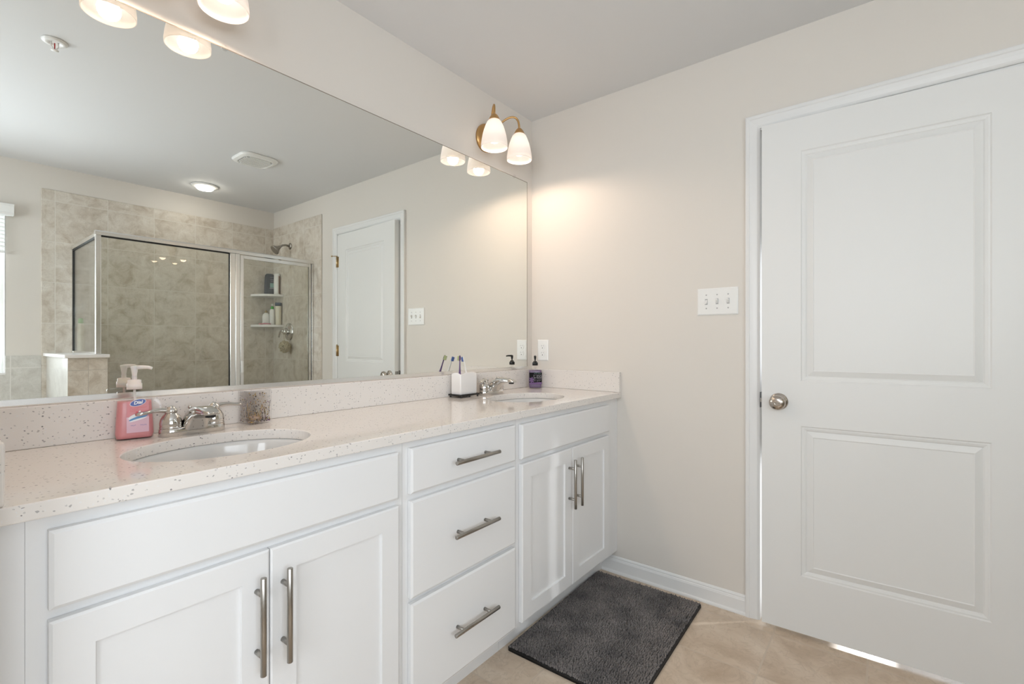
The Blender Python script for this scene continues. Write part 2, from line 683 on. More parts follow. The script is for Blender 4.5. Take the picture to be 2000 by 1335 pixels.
# tiled areas
TT = 0.010
m = MB().box(-1.6413, 0.0, -W, -W + TT, 0.0, 2.268)
struct(m.build('wall_shower_front', 'shower_tile_front', bevel=.003))
m = MB().box(-TT, 0.0, -W + TT, -2.256, 0.0, 2.280)
struct(m.build('wall_shower_right', 'shower_tile_right', bevel=.003))
m = MB()
hole_panel(m, XL, -1.6413, 0.0, 1.074, [(WX0, WX1, WZ0, 1.074)], lambda a, b, c, d: m.box(a, b, -W, -W + TT, c, d))
struct(m.build('wall_tub', 'tub_tile'))
PX0, PX1, PY = -1.615, -1.423, -2.39
m = MB().box(PX0, PX1, PY, -W + TT, 0.0, 1.068)
for i in range(len(m.f)):
    m.mi[i] = 0
m.mi[2 - 0] = 1                              # the narrow end that faces the room
pw = m.build('wall_pony', ['pony_tile_side', 'pony_tile_end'])
for p in pw.data.polygons:
    p.material_index = 1 if p.normal.y > 0.9 else 0
struct(pw)
m = MB().box(PX0 - .018, PX1 + .010, PY + .02, -W + TT, 1.068, 1.090)
struct(m.build('trim_4', 'ceramic_white', bevel=.004))
m = MB().box(PX1, -TT, -2.45, -2.35, 0.0, 0.10)
struct(m.build('trim_5', 'ceramic_white', bevel=.006))

# door casing (mitred profile), jamb and baseboards
CY0, CY1, CZ = -1.133, -2.067, 2.121
prof = [(0.0, 0.0), (0.0, 0.017), (0.004, 0.0185), (0.014, 0.0185), (0.017, 0.016), (0.030, 0.0145), (0.044, 0.012), (0.050, 0.009), (0.054, 0.006), (0.054, 0.0)]
rings = [[(-h, CY0 - d, 0.0) for d, h in prof], [(-h, CY0 - d, CZ - d) for d, h in prof], [(-h, CY1 + d, CZ - d) for d, h in prof], [(-h, CY1 + d, 0.0) for d, h in prof]]
struct(MB().rings(rings, 0, False).build('trim_1', 'trim_white'))
m = MB()
m.box(0.001, T, DY0 - .0004, DY0 + .002, 0.0, DZ - .003).box(0.001, T, DY1 - .002, DY1 + .004, 0.0, DZ - .003)
m.box(0.001, T, DY1 + .004, DY0 - .0004, DZ - .006, DZ + .002)
m.box(0.044, 0.080, DY1 + .004, DY0 - .004, DZ - .018, DZ - .006)
struct(m.build('trim_2', 'trim_white'))
bprof = [(0.0, 0.0), (0.0165, 0.0), (0.0165, 0.006), (0.0145, 0.011), (0.0105, 0.014), (0.0105, 0.060), (0.009, 0.064), (0.0085, 0.067), (0.006, 0.070), (0.006, 0.075), (0.003, 0.081), (0.0, 0.083)]


def base(name, a, b):
    rs = [[(-h, y, z) for h, z in bprof] for y in (a, b)]
    struct(MB().rings(rs, 0, False).build(name, 'trim_white'))


base('baseboard_right', -0.452, CY0 - .0005)
base('baseboard_right_end', CY1, -2.256)

# door
ALPHA = math.asin(0.0375 / 0.806)
DW, DT, DB, DTOP = 0.806, 0.035, 0.017, 2.056
door = thing('door_1', 'white two panel door, slightly ajar, round satin nickel knob', 'door', (-0.008, -2.006, 0.0))
struct(door)
door.rotation_euler = (0, 0, ALPHA)          # local: u runs from the hinge (0) to the latch (DW) along +y, room side at x = 0


def door_leaf():
    """slab with two raised panels pressed into both faces; local x = depth (0 room side, DT hall side)"""
    bm = bmesh.new()
    panels = [(0.128, DW - 0.138, 0.243, 0.836), (0.128, DW - 0.138, 1.013, 1.925)]
    steps = [(0.0, 0.0), (0.004, 0.0035), (0.009, 0.0035), (0.016, 0.0055), (0.020, 0.0085), (0.041, 0.0020), (0.0445, 0.0036)]
    us = sorted({0.0, DW, panels[0][0], panels[0][1]})
    vs = sorted({DB, DTOP, *[p[2] for p in panels], *[p[3] for p in panels]})

    def face(pts):
        bm.faces.new([bm.verts.new(p) for p in pts])
    for side in (0, 1):
        X0 = 0.0 if side == 0 else DT
        sg = 1 if side == 0 else -1
        for i in range(len(us) - 1):
            for j in range(len(vs) - 1):
                a, b, c, d = us[i], us[i + 1], vs[j], vs[j + 1]
                if any(abs(a - p[0]) < 1e-6 and abs(c - p[2]) < 1e-6 for p in panels):
                    prev = None
                    for ins, dep in steps:
                        q = [(X0 + sg * dep, a + ins, c + ins), (X0 + sg * dep, b - ins, c + ins), (X0 + sg * dep, b - ins, d - ins), (X0 + sg * dep, a + ins, d - ins)]
                        if prev:
                            for k in range(4):
                                face([prev[k], prev[(k + 1) % 4], q[(k + 1) % 4], q[k]])
                        prev = q
                    face(prev)
                else:
                    face([(X0, a, c), (X0, b, c), (X0, b, d), (X0, a, d)])
    for a, b in (((0, DB), (DW, DB)), ((DW, DB), (DW, DTOP)), ((DW, DTOP), (0, DTOP)), ((0, DTOP), (0, DB))):
        face([(0, a[0], a[1]), (0, b[0], b[1]), (DT, b[0], b[1]), (DT, a[0], a[1])])
    bmesh.ops.remove_doubles(bm, verts=bm.verts, dist=1e-5)
    bmesh.ops.recalc_face_normals(bm, faces=bm.faces)
    me = bpy.data.meshes.new('door_leaf')
    bm.to_mesh(me)
    bm.free()
    me.materials.append(M['door_white'])
    o = bpy.data.objects.new('door_leaf', me)
    C.objects.link(o)
    o.parent = door
    return o


door_leaf()
KU, KZ = DW - 0.062, 0.928
m = MB()
m.lathe([(0.0335, 0.0), (0.0335, 0.004), (0.029, 0.008), (0.014, 0.011), (0.0125, 0.028), (0.018, 0.034), (0.0265, 0.041), (0.0295, 0.050), (0.0285, 0.058), (0.023, 0.0645), (0.014, 0.067), (0.0105, 0.0672)],
        (0, KU, KZ), (-1, 0, 0), 40)
knob = m.build('knob', 'satin_nickel', door)
m = MB()
m.lathe([(0.0095, 0.0665), (0.0095, 0.0695), (0.0075, 0.070), (0.0065, 0.0685)], (0, KU, KZ), (-1, 0, 0), 24)
m.box(-0.0712, -0.069, KU - .0045, KU + .0045, KZ - .0012, KZ + .0012)
m.build('lock_button', 'satin_nickel', knob)
m = MB()
m.lathe([(0.0335, 0.0), (0.0335, 0.004), (0.014, 0.011), (0.0125, 0.028), (0.0265, 0.041), (0.0295, 0.050), (0.023, 0.0645), (0.010, 0.067)], (DT, KU, KZ), (1, 0, 0), 32)
m.build('knob', 'satin_nickel', door)
m = MB().box(0.004, DT - .004, DW, DW + .0012, KZ - .028, KZ + .028).box(0.011, 0.024, DW, DW + .007, KZ - .008, KZ + .008)
m.build('latch_plate', 'nickel', door)
m = MB().box(-0.010, 0.070, DY0 - .0030, DY0 - .0008, KZ - .034, KZ + .030)
m.xf(Matrix.Rotation(-ALPHA, 4, 'Z') @ Matrix.Translation((0.008, 2.006, 0)))
m.build('strike_plate', 'black_metal', door)
for hz in (0.27, 1.096, 1.835):
    m = MB().lathe([(0.0065, -0.044), (0.0065, 0.044)], (-0.004, -0.003, hz), (0, 0, 1), 14)
    m.lathe([(0.005, 0.044), (0.0065, 0.046), (0.0045, 0.051), (0.001, 0.053)], (-0.004, -0.003, hz), (0, 0, 1), 14)
    m.box(-0.001, 0.0005, 0.0, 0.022, hz - .044, hz + .044)
    hg = m.build('hinge', 'hinge_brass', door)
    if hz > 1.5:                              # hinge pin door stop
        q = MB().tube([(-0.004, -0.003, hz + .05), (-0.018, -0.012, hz + .05), (-0.030, -0.030, hz + .05)], 0.003, 8)
        q.lathe([(0.006, 0), (0.007, .006), (0.003, .012)], (-0.030, -0.030, hz + .05), (-.5, -.8, 0), 10)
        q.build('door_stop', 'hinge_brass', hg)

# window
win = thing('window_1', 'white framed window above the tub, daylight behind', 'window', ((WX0 + WX1) / 2, -W, WZ0))
struct(win)
hw, wh = (WX1 - WX0) / 2, WZ1 - WZ0
m = MB()
for a, b, c, d in ((-hw, -hw + .03, 0, wh), (hw - .03, hw, 0, wh), (-hw + .03, hw - .03, 0, .03), (-hw + .03, hw - .03, wh - .03, wh), (-hw + .03, hw - .03, wh / 2 - .02, wh / 2 + .02)):
    m.box(a, b, -0.10, -0.05, c, d)
m.build('sash_frame', 'pvc_white', win)
MB().box(-hw + .03, hw - .03, -0.078, -0.072, .03, wh - .03).build('pane', 'window_glass', win)
m = MB()
m.box(hw - .004, hw + .001, -0.05, 0.0, 0, wh).box(-hw - .001, -hw + .004, -0.05, 0, 0, wh).box(-hw, hw, -0.05, 0.012, -0.004, 0.010)
m.build('sill', 'trim_white', win)
added_win = thing('added_window', 'added unseen window in the far left wall, a source of fill daylight', 'window', (XL, (LWY0 + LWY1) / 2, LWZ0))  # added out of view to carry the fill daylight
struct(added_win)
hw2, wh2 = (LWY1 - LWY0) / 2, LWZ1 - LWZ0
m = MB()
for a, b, c, d in ((-hw2, -hw2 + .04, 0, wh2), (hw2 - .04, hw2, 0, wh2), (-hw2 + .04, hw2 - .04, 0, .04), (-hw2 + .04, hw2 - .04, wh2 - .04, wh2)):
    m.box(-0.10, -0.04, a, b, c, d)
m.build('sash_frame', 'pvc_white', added_win)
MB().box(-0.078, -0.072, -hw2 + .04, hw2 - .04, .04, wh2 - .04).build('pane', 'window_glass', added_win)

# blind over the window, drawn up
bl = thing('window_blind', 'white raised blind with a boxy valance over the tub window', 'blind', (-1.78, -W, 2.034))
m = MB()
pr_ = [(0.0, 0.0), (0.058, 0.0), (0.064, 0.010), (0.060, 0.018), (0.062, 0.060), (0.068, 0.066), (0.066, 0.074), (0.0, 0.074)]
m.rings([[(x, y, z) for y, z in pr_] for x in (-1.555, 0.0)], 0, False)
m.build('valance', 'pvc_white', bl)
m = MB()
for k in range(9):
    z = -0.012 - k * 0.026
    m.add([(-1.51, .012, z - .006), (-0.044, .012, z - .006), (-0.044, .050, z + .008), (-1.51, .050, z + .008), (-1.51, .012, z - .009), (-0.044, .012, z - .009), (-0.044, .050, z + .005), (-1.51, .050, z + .005)],
          [(0, 1, 2, 3), (7, 6, 5, 4), (0, 4, 5, 1), (1, 5, 6, 2), (2, 6, 7, 3), (3, 7, 4, 0)])
m.box(-1.51, -0.044, 0.016, 0.046, -0.262, -0.244)
for x in (-1.3, -.75, -.2):
    m.box(x - .002, x + .002, .049, .0505, -0.25, 0.0)
m.build('slats', 'pvc_white', bl)

# ------------------------------------------------------------------ vanity
ZC, ZU = 0.9159, 0.8882                      # counter top, underside
YF, YB = -0.556, -0.001                      # counter front, back
SINKS = [(-1.732, -0.308), (-0.470, -0.308)]
SA, SB = 0.205, 0.157


def counter_slab():
    bm = bmesh.new()
    loops = [[(-2.151, YF), (-0.0005, YF), (-0.0005, YB), (-2.151, YB)]]
    for cx, cy in SINKS:
        loops.append([(cx + SA * math.cos(2 * PI * i / 72), cy + SB * math.sin(2 * PI * i / 72)) for i in range(72)])
    edges = []
    for lp in loops:
        vs = [bm.verts.new((x, y, 0)) for x, y in lp]
        for i in range(len(vs)):
            edges.append(bm.edges.new((vs[i], vs[(i + 1) % len(vs)])))
    bmesh.ops.triangle_fill(bm, edges=edges, use_beauty=True)
    for f in bm.faces:
        if f.normal.z < 0:
            f.normal_flip()
    ext = bmesh.ops.extrude_face_region(bm, geom=list(bm.faces))
    for e in ext['geom']:
        if isinstance(e, bmesh.types.BMVert):
            e.co.z -= (ZC - ZU)
    bmesh.ops.recalc_face_normals(bm, faces=bm.faces)
    me = bpy.data.meshes.new('slab')
    bm.to_mesh(me)
    bm.free()
    me.materials.append(M['quartz'])
    o = bpy.data.objects.new('slab', me)
    C.objects.link(o)
    b = o.modifiers.new('bevel', 'BEVEL')
    b.width = .0022
    b.segments = 2
    b.limit_method = 'ANGLE'
    b.angle_limit = math.radians(60)
    return o


ct = thing('countertop', 'long speckled off-white quartz countertop with backsplash across all the cabinets', 'countertop', (-1.0757, -0.28, ZC))


def under(o, root):
    """parent keeping world-space mesh coordinates"""
    o.parent = root
    o.location = -Vector(root.location) if root.location.length else (0, 0, 0)
    return o


s = counter_slab()
s.parent = ct
s.location = (1.0757, 0.28, 0.0)
BS = 1.0161
under(MB().box(-2.151, -0.0005, -0.020, -0.001, ZC + .0003, BS).build('backsplash', 'quartz', bevel=.0018), ct)
under(MB().box(-0.0205, -0.0005, YF + .002, -0.0205, ZC + .0003, BS).build('side_splash', 'quartz', bevel=.0018), ct)
under(MB().box(-2.151, -2.131, YF + .002, -0.0205, ZC + .0003, BS).build('side_splash', 'quartz', bevel=.006, seg=4), ct)

# sinks
sink_labels = ['oval white undermount sink in front of the pink soap pump', 'oval white undermount sink in front of the purple soap pump']
for (cx, cy), lab in zip(SINKS, sink_labels):
    sk = thing('sink', lab, 'sink', (cx, cy, ZU - 0.15), group='undermount sinks in the quartz countertop')
    prof = [(1.16, 0.0), (1.03, 0.0), (1.005, -0.002), (0.99, -0.012), (0.96, -0.05), (0.88, -0.095), (0.70, -0.128), (0.45, -0.143), (0.16, -0.149)]
    outer = [(0.16, -0.157), (0.46, -0.152), (0.74, -0.137), (0.94, -0.10), (1.03, -0.05), (1.05, -0.010), (1.16, -0.010)]
    rs = []
    for k, z in prof + outer + [prof[0]]:
        rs.append([(SA * k * math.cos(2 * PI * i / 64), SB * k * math.sin(2 * PI * i / 64), 0.15 + z - .0004) for i in range(64)])
    MB().rings(rs, 0, True, False, False).build('basin', 'porcelain', sk)
    MB().lathe([(0.030, 0.0), (0.030, 0.004), (0.022, 0.006), (0.020, 0.003), (0.004, 0.004)], (0, 0, 0.002), n=28).build('drain', 'chrome', sk)

# cabinets
FY, FF = -0.533, -0.551                      # face frame plane, front of doors and drawers
KICK_Y, FZ0 = -0.451, 0.113


def bar_handle(parent, cx, cz, vertical=False):
    m = MB()
    L, so = 0.2055, 0.064
    d = Vector((0, 0, 1)) if vertical else Vector((1, 0, 0))
    c = Vector((cx, FF - 0.032, cz))
    R = 0.0062
    m.lathe([(R - .0008, -L / 2), (R, -L / 2 + .0008), (R, L / 2 - .0008), (R - .0008, L / 2)], c, d, 20)
    for s in (-1, 1):
        p = c + d * s * so
        m.lathe([(0.0055, -0.0005), (0.0048, 0.030)], (p.x, FF, p.z), (0, -1, 0), 14)
    return under(m.build('bar_handle', 'nickel'), parent) if False else m


def slab_front(name, x0, x1, z0, z1, root, handle=None):
    """flat drawer front with a small chamfered edge"""
    c = 0.006
    t0, t1 = FY - .0015, FF
    m = MB()
    q = []
    for y, e in ((t0, 0.0), (FF + .004, 0.0), (t1, c)):
        q.append([(x0 + e, y, z0 + e), (x1 - e, y, z0 + e), (x1 - e, y, z1 - e), (x0 + e, y, z1 - e)])
    m.rings(q, 0, False)
    o = rel(m, root).build(name, 'cabinet_white', root)
    if handle:
        h = rel(bar_handle(None, *handle), root).build('bar_handle', 'nickel', o)
        h['label'] = 'brushed nickel bar handle'
    return o


def rel(m, root):
    l = root.location
    m.v = [(x - l.x, y - l.y, z - l.z) for x, y, z in m.v]
    return m


def shaker_door(x0, x1, z0, z1, root, handle):
    st = 0.057
    c = 0.004
    m = MB()
    q = []
    for y, e in ((FY - .0015, 0.0), (FF + .003, 0.0), (FF, c), (FF, st), (FF + .0075, st + .0015)):
        q.append([(x0 + e, y, z0 + e), (x1 - e, y, z0 + e), (x1 - e, y, z1 - e), (x0 + e, y, z1 - e)])
    m.rings(q, 0, False)
    o = rel(m, root).build('door', 'cabinet_white', root)
    h = rel(bar_handle(None, *handle, True), root).build('bar_handle', 'nickel', o)
    h['label'] = 'brushed nickel bar handle'
    return o


def carcass(x0, x1, root, fill=None):
    m = MB()
    e = .0006
    m.box(x0 + e, x1 - e, FY, FY + .019, FZ0, ZU - .001)
    m.box(x0 + e, x0 + .016, FY + .019, -0.025, FZ0, ZU - .17)
    m.box(x1 - .016, x1 - e, FY + .019, -0.025, FZ0, ZU - .17)
    m.box(x0 + .016, x1 - .016, FY + .019, -0.025, FZ0, FZ0 + .016)
    rel(m, root).build('body', 'cabinet_white', root)
    rel(MB().box(x0 + e, x1 - e, KICK_Y, KICK_Y + .016, 0.0, FZ0 - .0005), root).build('toe_kick', 'cabinet_white', root)
    if fill:
        rel(MB().box(fill[0], fill[1], FY + .0008, FY + .02, FZ0, ZU - .001), root).build('filler_strip', 'cabinet_white', root)
        rel(MB().box(fill[0], fill[1], KICK_Y, KICK_Y + .016, 0.0, FZ0 - .0005), root).build('toe_kick', 'cabinet_white', root)


Z1, Z2, ZD = 0.7345, 0.8645, 0.7165
ZBOT = 0.131


def sink_base(x0, x1, fx0, fx1, mid, fill, label):
    root = thing('sink_base_cabinet', label, 'cabinet', ((x0 + x1) / 2, FY, 0.0), group='two door sink cabinets of the vanity')
    carcass(x0, x1, root, fill)
    slab_front('false_front', fx0, fx1, Z1, Z2 - .001, root)
    shaker_door(fx0, mid - .0012, ZBOT, ZD, root, (mid - .0285, 0.572))
    shaker_door(mid + .0012, fx1, ZBOT, ZD, root, (mid + .0275, 0.572))
    return root


sink_base(-2.1086, -1.362, -2.0825, -1.385, -1.7345, (-2.1515, -2.1083), 'white two door sink cabinet at the left, nearest to us, under the pink soap pump')
sink_base(-0.8405, -0.0715, -0.8225, -0.1185, -0.4665, (-0.0718, -0.0008), 'white two door sink cabinet beside the wall, in front of the black bath mat')
dr = thing('drawer_cabinet', 'white cabinet of three drawers between the two sink cabinets', 'cabinet', (-1.1013, FY, 0.0))
carcass(-1.362, -0.8405, dr)
slab_front('drawer', -1.3425, -0.8610, 0.7365, 0.8665, dr, (-1.0925, 0.7998))
slab_front('drawer', -1.3425, -0.8610, 0.4390, 0.7165, dr, (-1.0940, 0.5750))
slab_front('drawer', -1.3425, -0.8610, ZBOT, 0.4240, dr, (-1.0965, 0.2785))

# mirror
YM = -0.004
mr = thing('wall_mirror', 'large frameless mirror above the vanity', 'mirror', (-1.09, 0.0, 1.0165))
MB().box(-2.151 + 1.09, -0.0509 + 1.09, YM, -0.0008, 0.0012, 2.0741 - 1.0165).build('glass', 'mirror', mr)
m = MB()
m.box(-2.151 + 1.09, -0.0505 + 1.09, YM - .008, YM - .0012, 0.0, 0.0012)
m.add([(x, y, z) for x in (-2.151 + 1.09, -0.0505 + 1.09) for y, z in ((YM - .008, 0.0), (YM - .0085, 0.003), (YM - .0045, 0.0155), (YM - .0005, 0.0165), (YM - .0005, 0.0))],
      [(0, 1, 6, 5), (1, 2, 7, 6), (2, 3, 8, 7), (3, 4, 9, 8), (4, 0, 5, 9), (0, 4, 3, 2, 1), (5, 6, 7, 8, 9)])
ch = m.build('bottom_channel', 'aluminium', mr)
ch['label'] = 'brushed aluminium channel'
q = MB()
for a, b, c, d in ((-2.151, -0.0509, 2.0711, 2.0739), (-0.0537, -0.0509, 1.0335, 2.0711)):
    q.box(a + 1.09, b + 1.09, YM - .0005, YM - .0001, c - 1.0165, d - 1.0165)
q.build('edge_shade_seam', 'mirror_edge_shade', mr)  # thin strips that paint the edge shadow and seam on the mirror front
for cx in (-0.172, -1.62):
    m = MB().lathe([(0.010, 0.0), (0.010, 0.004), (0.007, 0.006)], (cx + 1.09, YM, 1.0576 + .001), (0, -1, 0), 18)
    m.lathe([(0.0035, 0.006), (0.003, 0.0072)], (cx + 1.09, YM, 1.0576 + .004), (0, -1, 0), 10)
    m.build('clip', 'clear_plastic', mr)


# faucets
def faucet(loc, label, turn):
    f = thing('faucet', label, 'faucet', loc, group='chrome two handle faucets behind the sinks')
    # base plate: lozenge with rounded ends and a raised deck
    n = 56
    rs = []
    for k, z in ((1.0, 0.0), (1.0, 0.014), (0.96, 0.020), (0.91, 0.0225), (0.80, 0.0235)):
        ring = []
        for i in range(n):
            a = 2 * PI * i / n
            x = 0.050 * (1 if math.cos(a) > 0 else -1) * min(1, abs(math.cos(a)) * 3) + 0.029 * k * math.cos(a)
            y = (0.0285 - .001 * abs(math.cos(a))) * k * math.sin(a)
            ring.append((x, y, z))
        rs.append(ring)
    MB().rings(rs, 0, True).build('base_plate', 'chrome', f)
    for s in (-1, 1):
        m = MB()
        m.lathe([(0.0262, 0.0225), (0.0266, 0.025), (0.0243, 0.0262), (0.0258, 0.028), (0.0258, 0.036), (0.0240, 0.046), (0.0195, 0.055), (0.0145, 0.060), (0.0138, 0.062)], (s * 0.0515, 0, 0), n=36)
        bell = m.build('handle_base', 'chrome', f)
        m = MB()
        m.lathe([(0.0135, 0.061), (0.0150, 0.0645), (0.0153, 0.069), (0.0135, 0.0735), (0.0095, 0.0755), (0.0095, 0.0770), (0.0065, 0.0795), (0.0015, 0.081)], (s * 0.0515, 0, 0), n=28)
        ang = turn if s < 0 else 0.10 * -1
        rs = []
        for i in range(17):
            t = i / 16
            u = 0.008 + 0.070 * t
            z = 0.0690 + 0.005 * math.sin(t * PI * .9) - 0.009 * t ** 1.6 + 0.005 * max(0, t - .72) * 3.5
            wd = 0.0078 + 0.0045 * t ** 1.5 - (0.006 if i == 16 else 0.002 if i == 15 else 0)
            th = 0.0078 - 0.0028 * math.sin(min(1, t * 1.4) * PI / 2) - (0.002 if i == 16 else 0)
            ring = []
            for q in range(14):
                b = 2 * PI * q / 14
                lx, ly = u, wd * math.cos(b)
                if s < 0:
                    lx = -lx
                ca, sa = math.cos(ang * s * -1), math.sin(ang * s * -1)
                ring.append((s * 0.0515 + lx * ca - ly * sa, lx * sa + ly * ca, z + th * math.sin(b)))
            rs.append(ring)
        m.rings(rs, 0, True)
        m.build('lever', 'chrome', bell)
    # broad wedge shaped spout: arched top, hollowed underside
    st = [(.021, .014, .016, .003, .0285), (.018, .026, -.010, .005, .0290), (.010, .040, -.026, .009, .0288), (-.004, .056, -.033, .020, .0280), (-.026, .071, -.045, .036, .0262), (-.054, .080, -.064, .0500, .0242),
          (-.086, .0825, -.088, .0590, .0222), (-.112, .0800, -.110, .0620, .0205), (-.132, .0755, -.128, .0625, .0188), (-.143, .0715, -.138, .0625, .0168), (-.147, .0685, -.143, .0635, .0130)]
    rs = []
    for ty, tz, by, bz, w_ in st:
        P, Q = Vector((0, ty, tz)), Vector((0, by, bz))
        cc, hv = (P + Q) / 2, (P - Q) / 2
        ring = []
        for i in range(28):
            a = 2 * PI * i / 28
            cx_ = math.copysign(abs(math.cos(a)) ** .34, math.cos(a))
            sy_ = math.copysign(abs(math.sin(a)) ** .55, math.sin(a))
            ring.append(tuple(cc + Vector((cx_ * w_ * (1 - .10 * sy_), 0, 0)) + hv * sy_))
        rs.append(ring)
    spt = MB().rings(rs, 0, True).build('spout', 'chrome', f)
    MB().lathe([(0.0120, 0.0), (0.0120, 0.006), (0.0105, 0.0075)], (0, -0.124, 0.0558), n=22).build('aerator', 'rubber_black', spt)
    m = MB().tube([(0, 0.0225, 0.018), (0, 0.0225, 0.066)], 0.0022, 8)
    m.lathe([(0.002, 0.064), (0.005, 0.067), (0.0055, 0.072), (0.003, 0.076), (0.0005, 0.077)], (0, 0.0225, 0), n=14)
    m.build('lift_rod', 'chrome', f)
    return f


faucet((-1.735, -0.096, ZC), 'chrome two handle faucet beside the pink soap pump', .10)
faucet((-0.470, -0.096, ZC), 'chrome two handle faucet beside the white toothbrush holder', .50)


# ------------------------------------------------------------------ things on the counter
def soap_pink():
    r = thing('soap_dispenser', 'clear pump bottle of pink soap with a blue oval on its label', 'soap dispenser', (-1.8555, -0.0535, ZC), math.radians(-10))
    N = 8

    def outline(w, d, rr):
        return rrect(w, d, rr, N)
    lev = [(0.000, .074, .046, .012), (0.003, .080, .050, .014), (0.012, .083, .052, .016), (0.040, .081, .050, .016), (0.070, .077, .046, .015), (0.100, .0735, .043, .014), (0.117, .072, .041, .013), (0.1225, .0715, .040, .013),
           (0.1245, .067, .037, .013), (0.1265, .034, .030, .013), (0.130, .026, .026, .0129), (0.136, .0255, .0255, .0126)]
    rs = [[(x, y, z + .0005) for x, y in outline(w, d, q)] for z, w, d, q in lev]
    MB().rings(rs, 0, True, True, True).build('bottle', 'clear_plastic', r)
    e = .0016
    lq = [(0.003, .074, .044, .011), (0.013, .079, .048, .014), (0.040, .077, .046, .014), (0.070, .073, .042, .013), (0.094, .070, .0395, .012), (0.098, .069, .039, .012)]
    rs = [[(x, y, z) for x, y in outline(w, d, q)] for z, w, d, q in lq]
    o = MB().rings(rs, 0, True, True, True).build('liquid', 'pink_soap', r)
    o['label'] = 'pink liquid soap'

    def front(u, z, lift=.0009):
        # the flat front of the bottle, at -y
        d = None
        for a, b in zip(lev[:-1], lev[1:]):
            if a[0] <= z <= b[0]:
                t = (z - a[0]) / (b[0] - a[0])
                d = a[2] + (b[2] - a[2]) * t
        return (u, -d / 2 - lift, z)
    m = MB()

    def patch(u0, u1, z0, z1, mi, lift=.0009):
        m.add([front(u0, z0, lift), front(u1, z0, lift), front(u1, z1, lift), front(u0, z1, lift)], [(0, 1, 2, 3)], mi)

    def blob(cu, cz, a, b, tilt, mi, lift, n=40, k0=0, k1=2 * PI):
        pts = []
        for i in range(n):
            t = 2 * PI * i / n
            x, y = a * math.cos(t), b * math.sin(t)
            pts.append(front(cu + x * math.cos(tilt) - y * math.sin(tilt), cz + x * math.sin(tilt) + y * math.cos(tilt), lift))
        m.add(pts, [tuple(range(n))], mi)

    def words(s, cu, cz, size, mi, lift, shear=0, bold=0, tilt=0):
        v, f = text_tris(s, size, shear, bold)
        m.add([front(cu + x * math.cos(tilt) - y * math.sin(tilt), cz + x * math.sin(tilt) + y * math.cos(tilt), lift) for x, y in v], f, mi)
    # label: pink field, pale lower field, wave, logo
    for i in range(8):
        za, zb = .018 + i * .0100, .018 + (i + 1) * .0100
        patch(-.0165 - .0008 * (i < 5), .0285, za, zb, 3 if i < 4 else 1, .0008)
    blob(.006, .060, .0205, .0075, .30, 4, .0011)
    blob(.007, .0555, .0205, .0038, .30, 5, .0013)
    blob(.006, .051, .019, .0022, .26, 0, .0014)
    for k in range(5):
        a = 2 * PI * k / 5
        blob(.008 + .004 * math.cos(a), .0665 + .004 * math.sin(a), .0036, .0024, a, 0 if k % 2 else 2, .0015, 16)
    blob(.006, .0945, .0172, .0086, .27, 0, .0011)
    blob(.006, .0945, .0162, .0077, .27, 6, .0013)
    words('Dial', .006, .0945, .0080, 0, .0016, .25, .0004, .13)
    for w_, cu_, cz_, sz_, mi_ in ((.034, .007, .0815, .0030, 7), (.018, -.001, .0772, .0028, 7), (.024, .002, .0733, .0026, 7), (.013, -.002, .0365, .0026, 6), (.018, .016, .0365, .0024, 6)):
        v, f = print_marks(w_, sz_, cu_)
        m.add([front(cu_ + x, cz_ + y, .0012) for x, y in v], f, mi_)
    m.build('label', ['label_white', 'label_pink', 'label_red', 'label_pale', 'label_white', 'label_wave', 'label_blue', 'label_red'], r)
    m = MB().lathe([(0.0165, 0.1285), (0.0165, 0.143), (0.0145, 0.1435), (0.0145, 0.152), (0.0095, 0.1535), (0.0055, 0.154), (0.0055, 0.162)], n=26)
    pump = m.build('pump_collar', 'pump_white', r)
    m = MB().lathe([(0.0046, 0.157), (0.0056, 0.167), (0.0076, 0.182), (0.0085, 0.1855), (0.0080, 0.1885), (0.002, 0.1895)], n=22)
    m.tube([(0.0, 0.0, 0.1850), (0.014, -0.005, 0.1855), (0.028, -0.010, 0.1850), (0.036, -0.013, 0.1820)], [.0060, .0052, .0045, .0038], 12)
    m.build('nozzle', 'pump_white', pump)
    MB().tube([(0, 0, .132), (0.002, 0, .08), (.004, 0, .012)], .0028, 8).build('dip_tube', 'pump_white', r)
    return r


soap_pink()


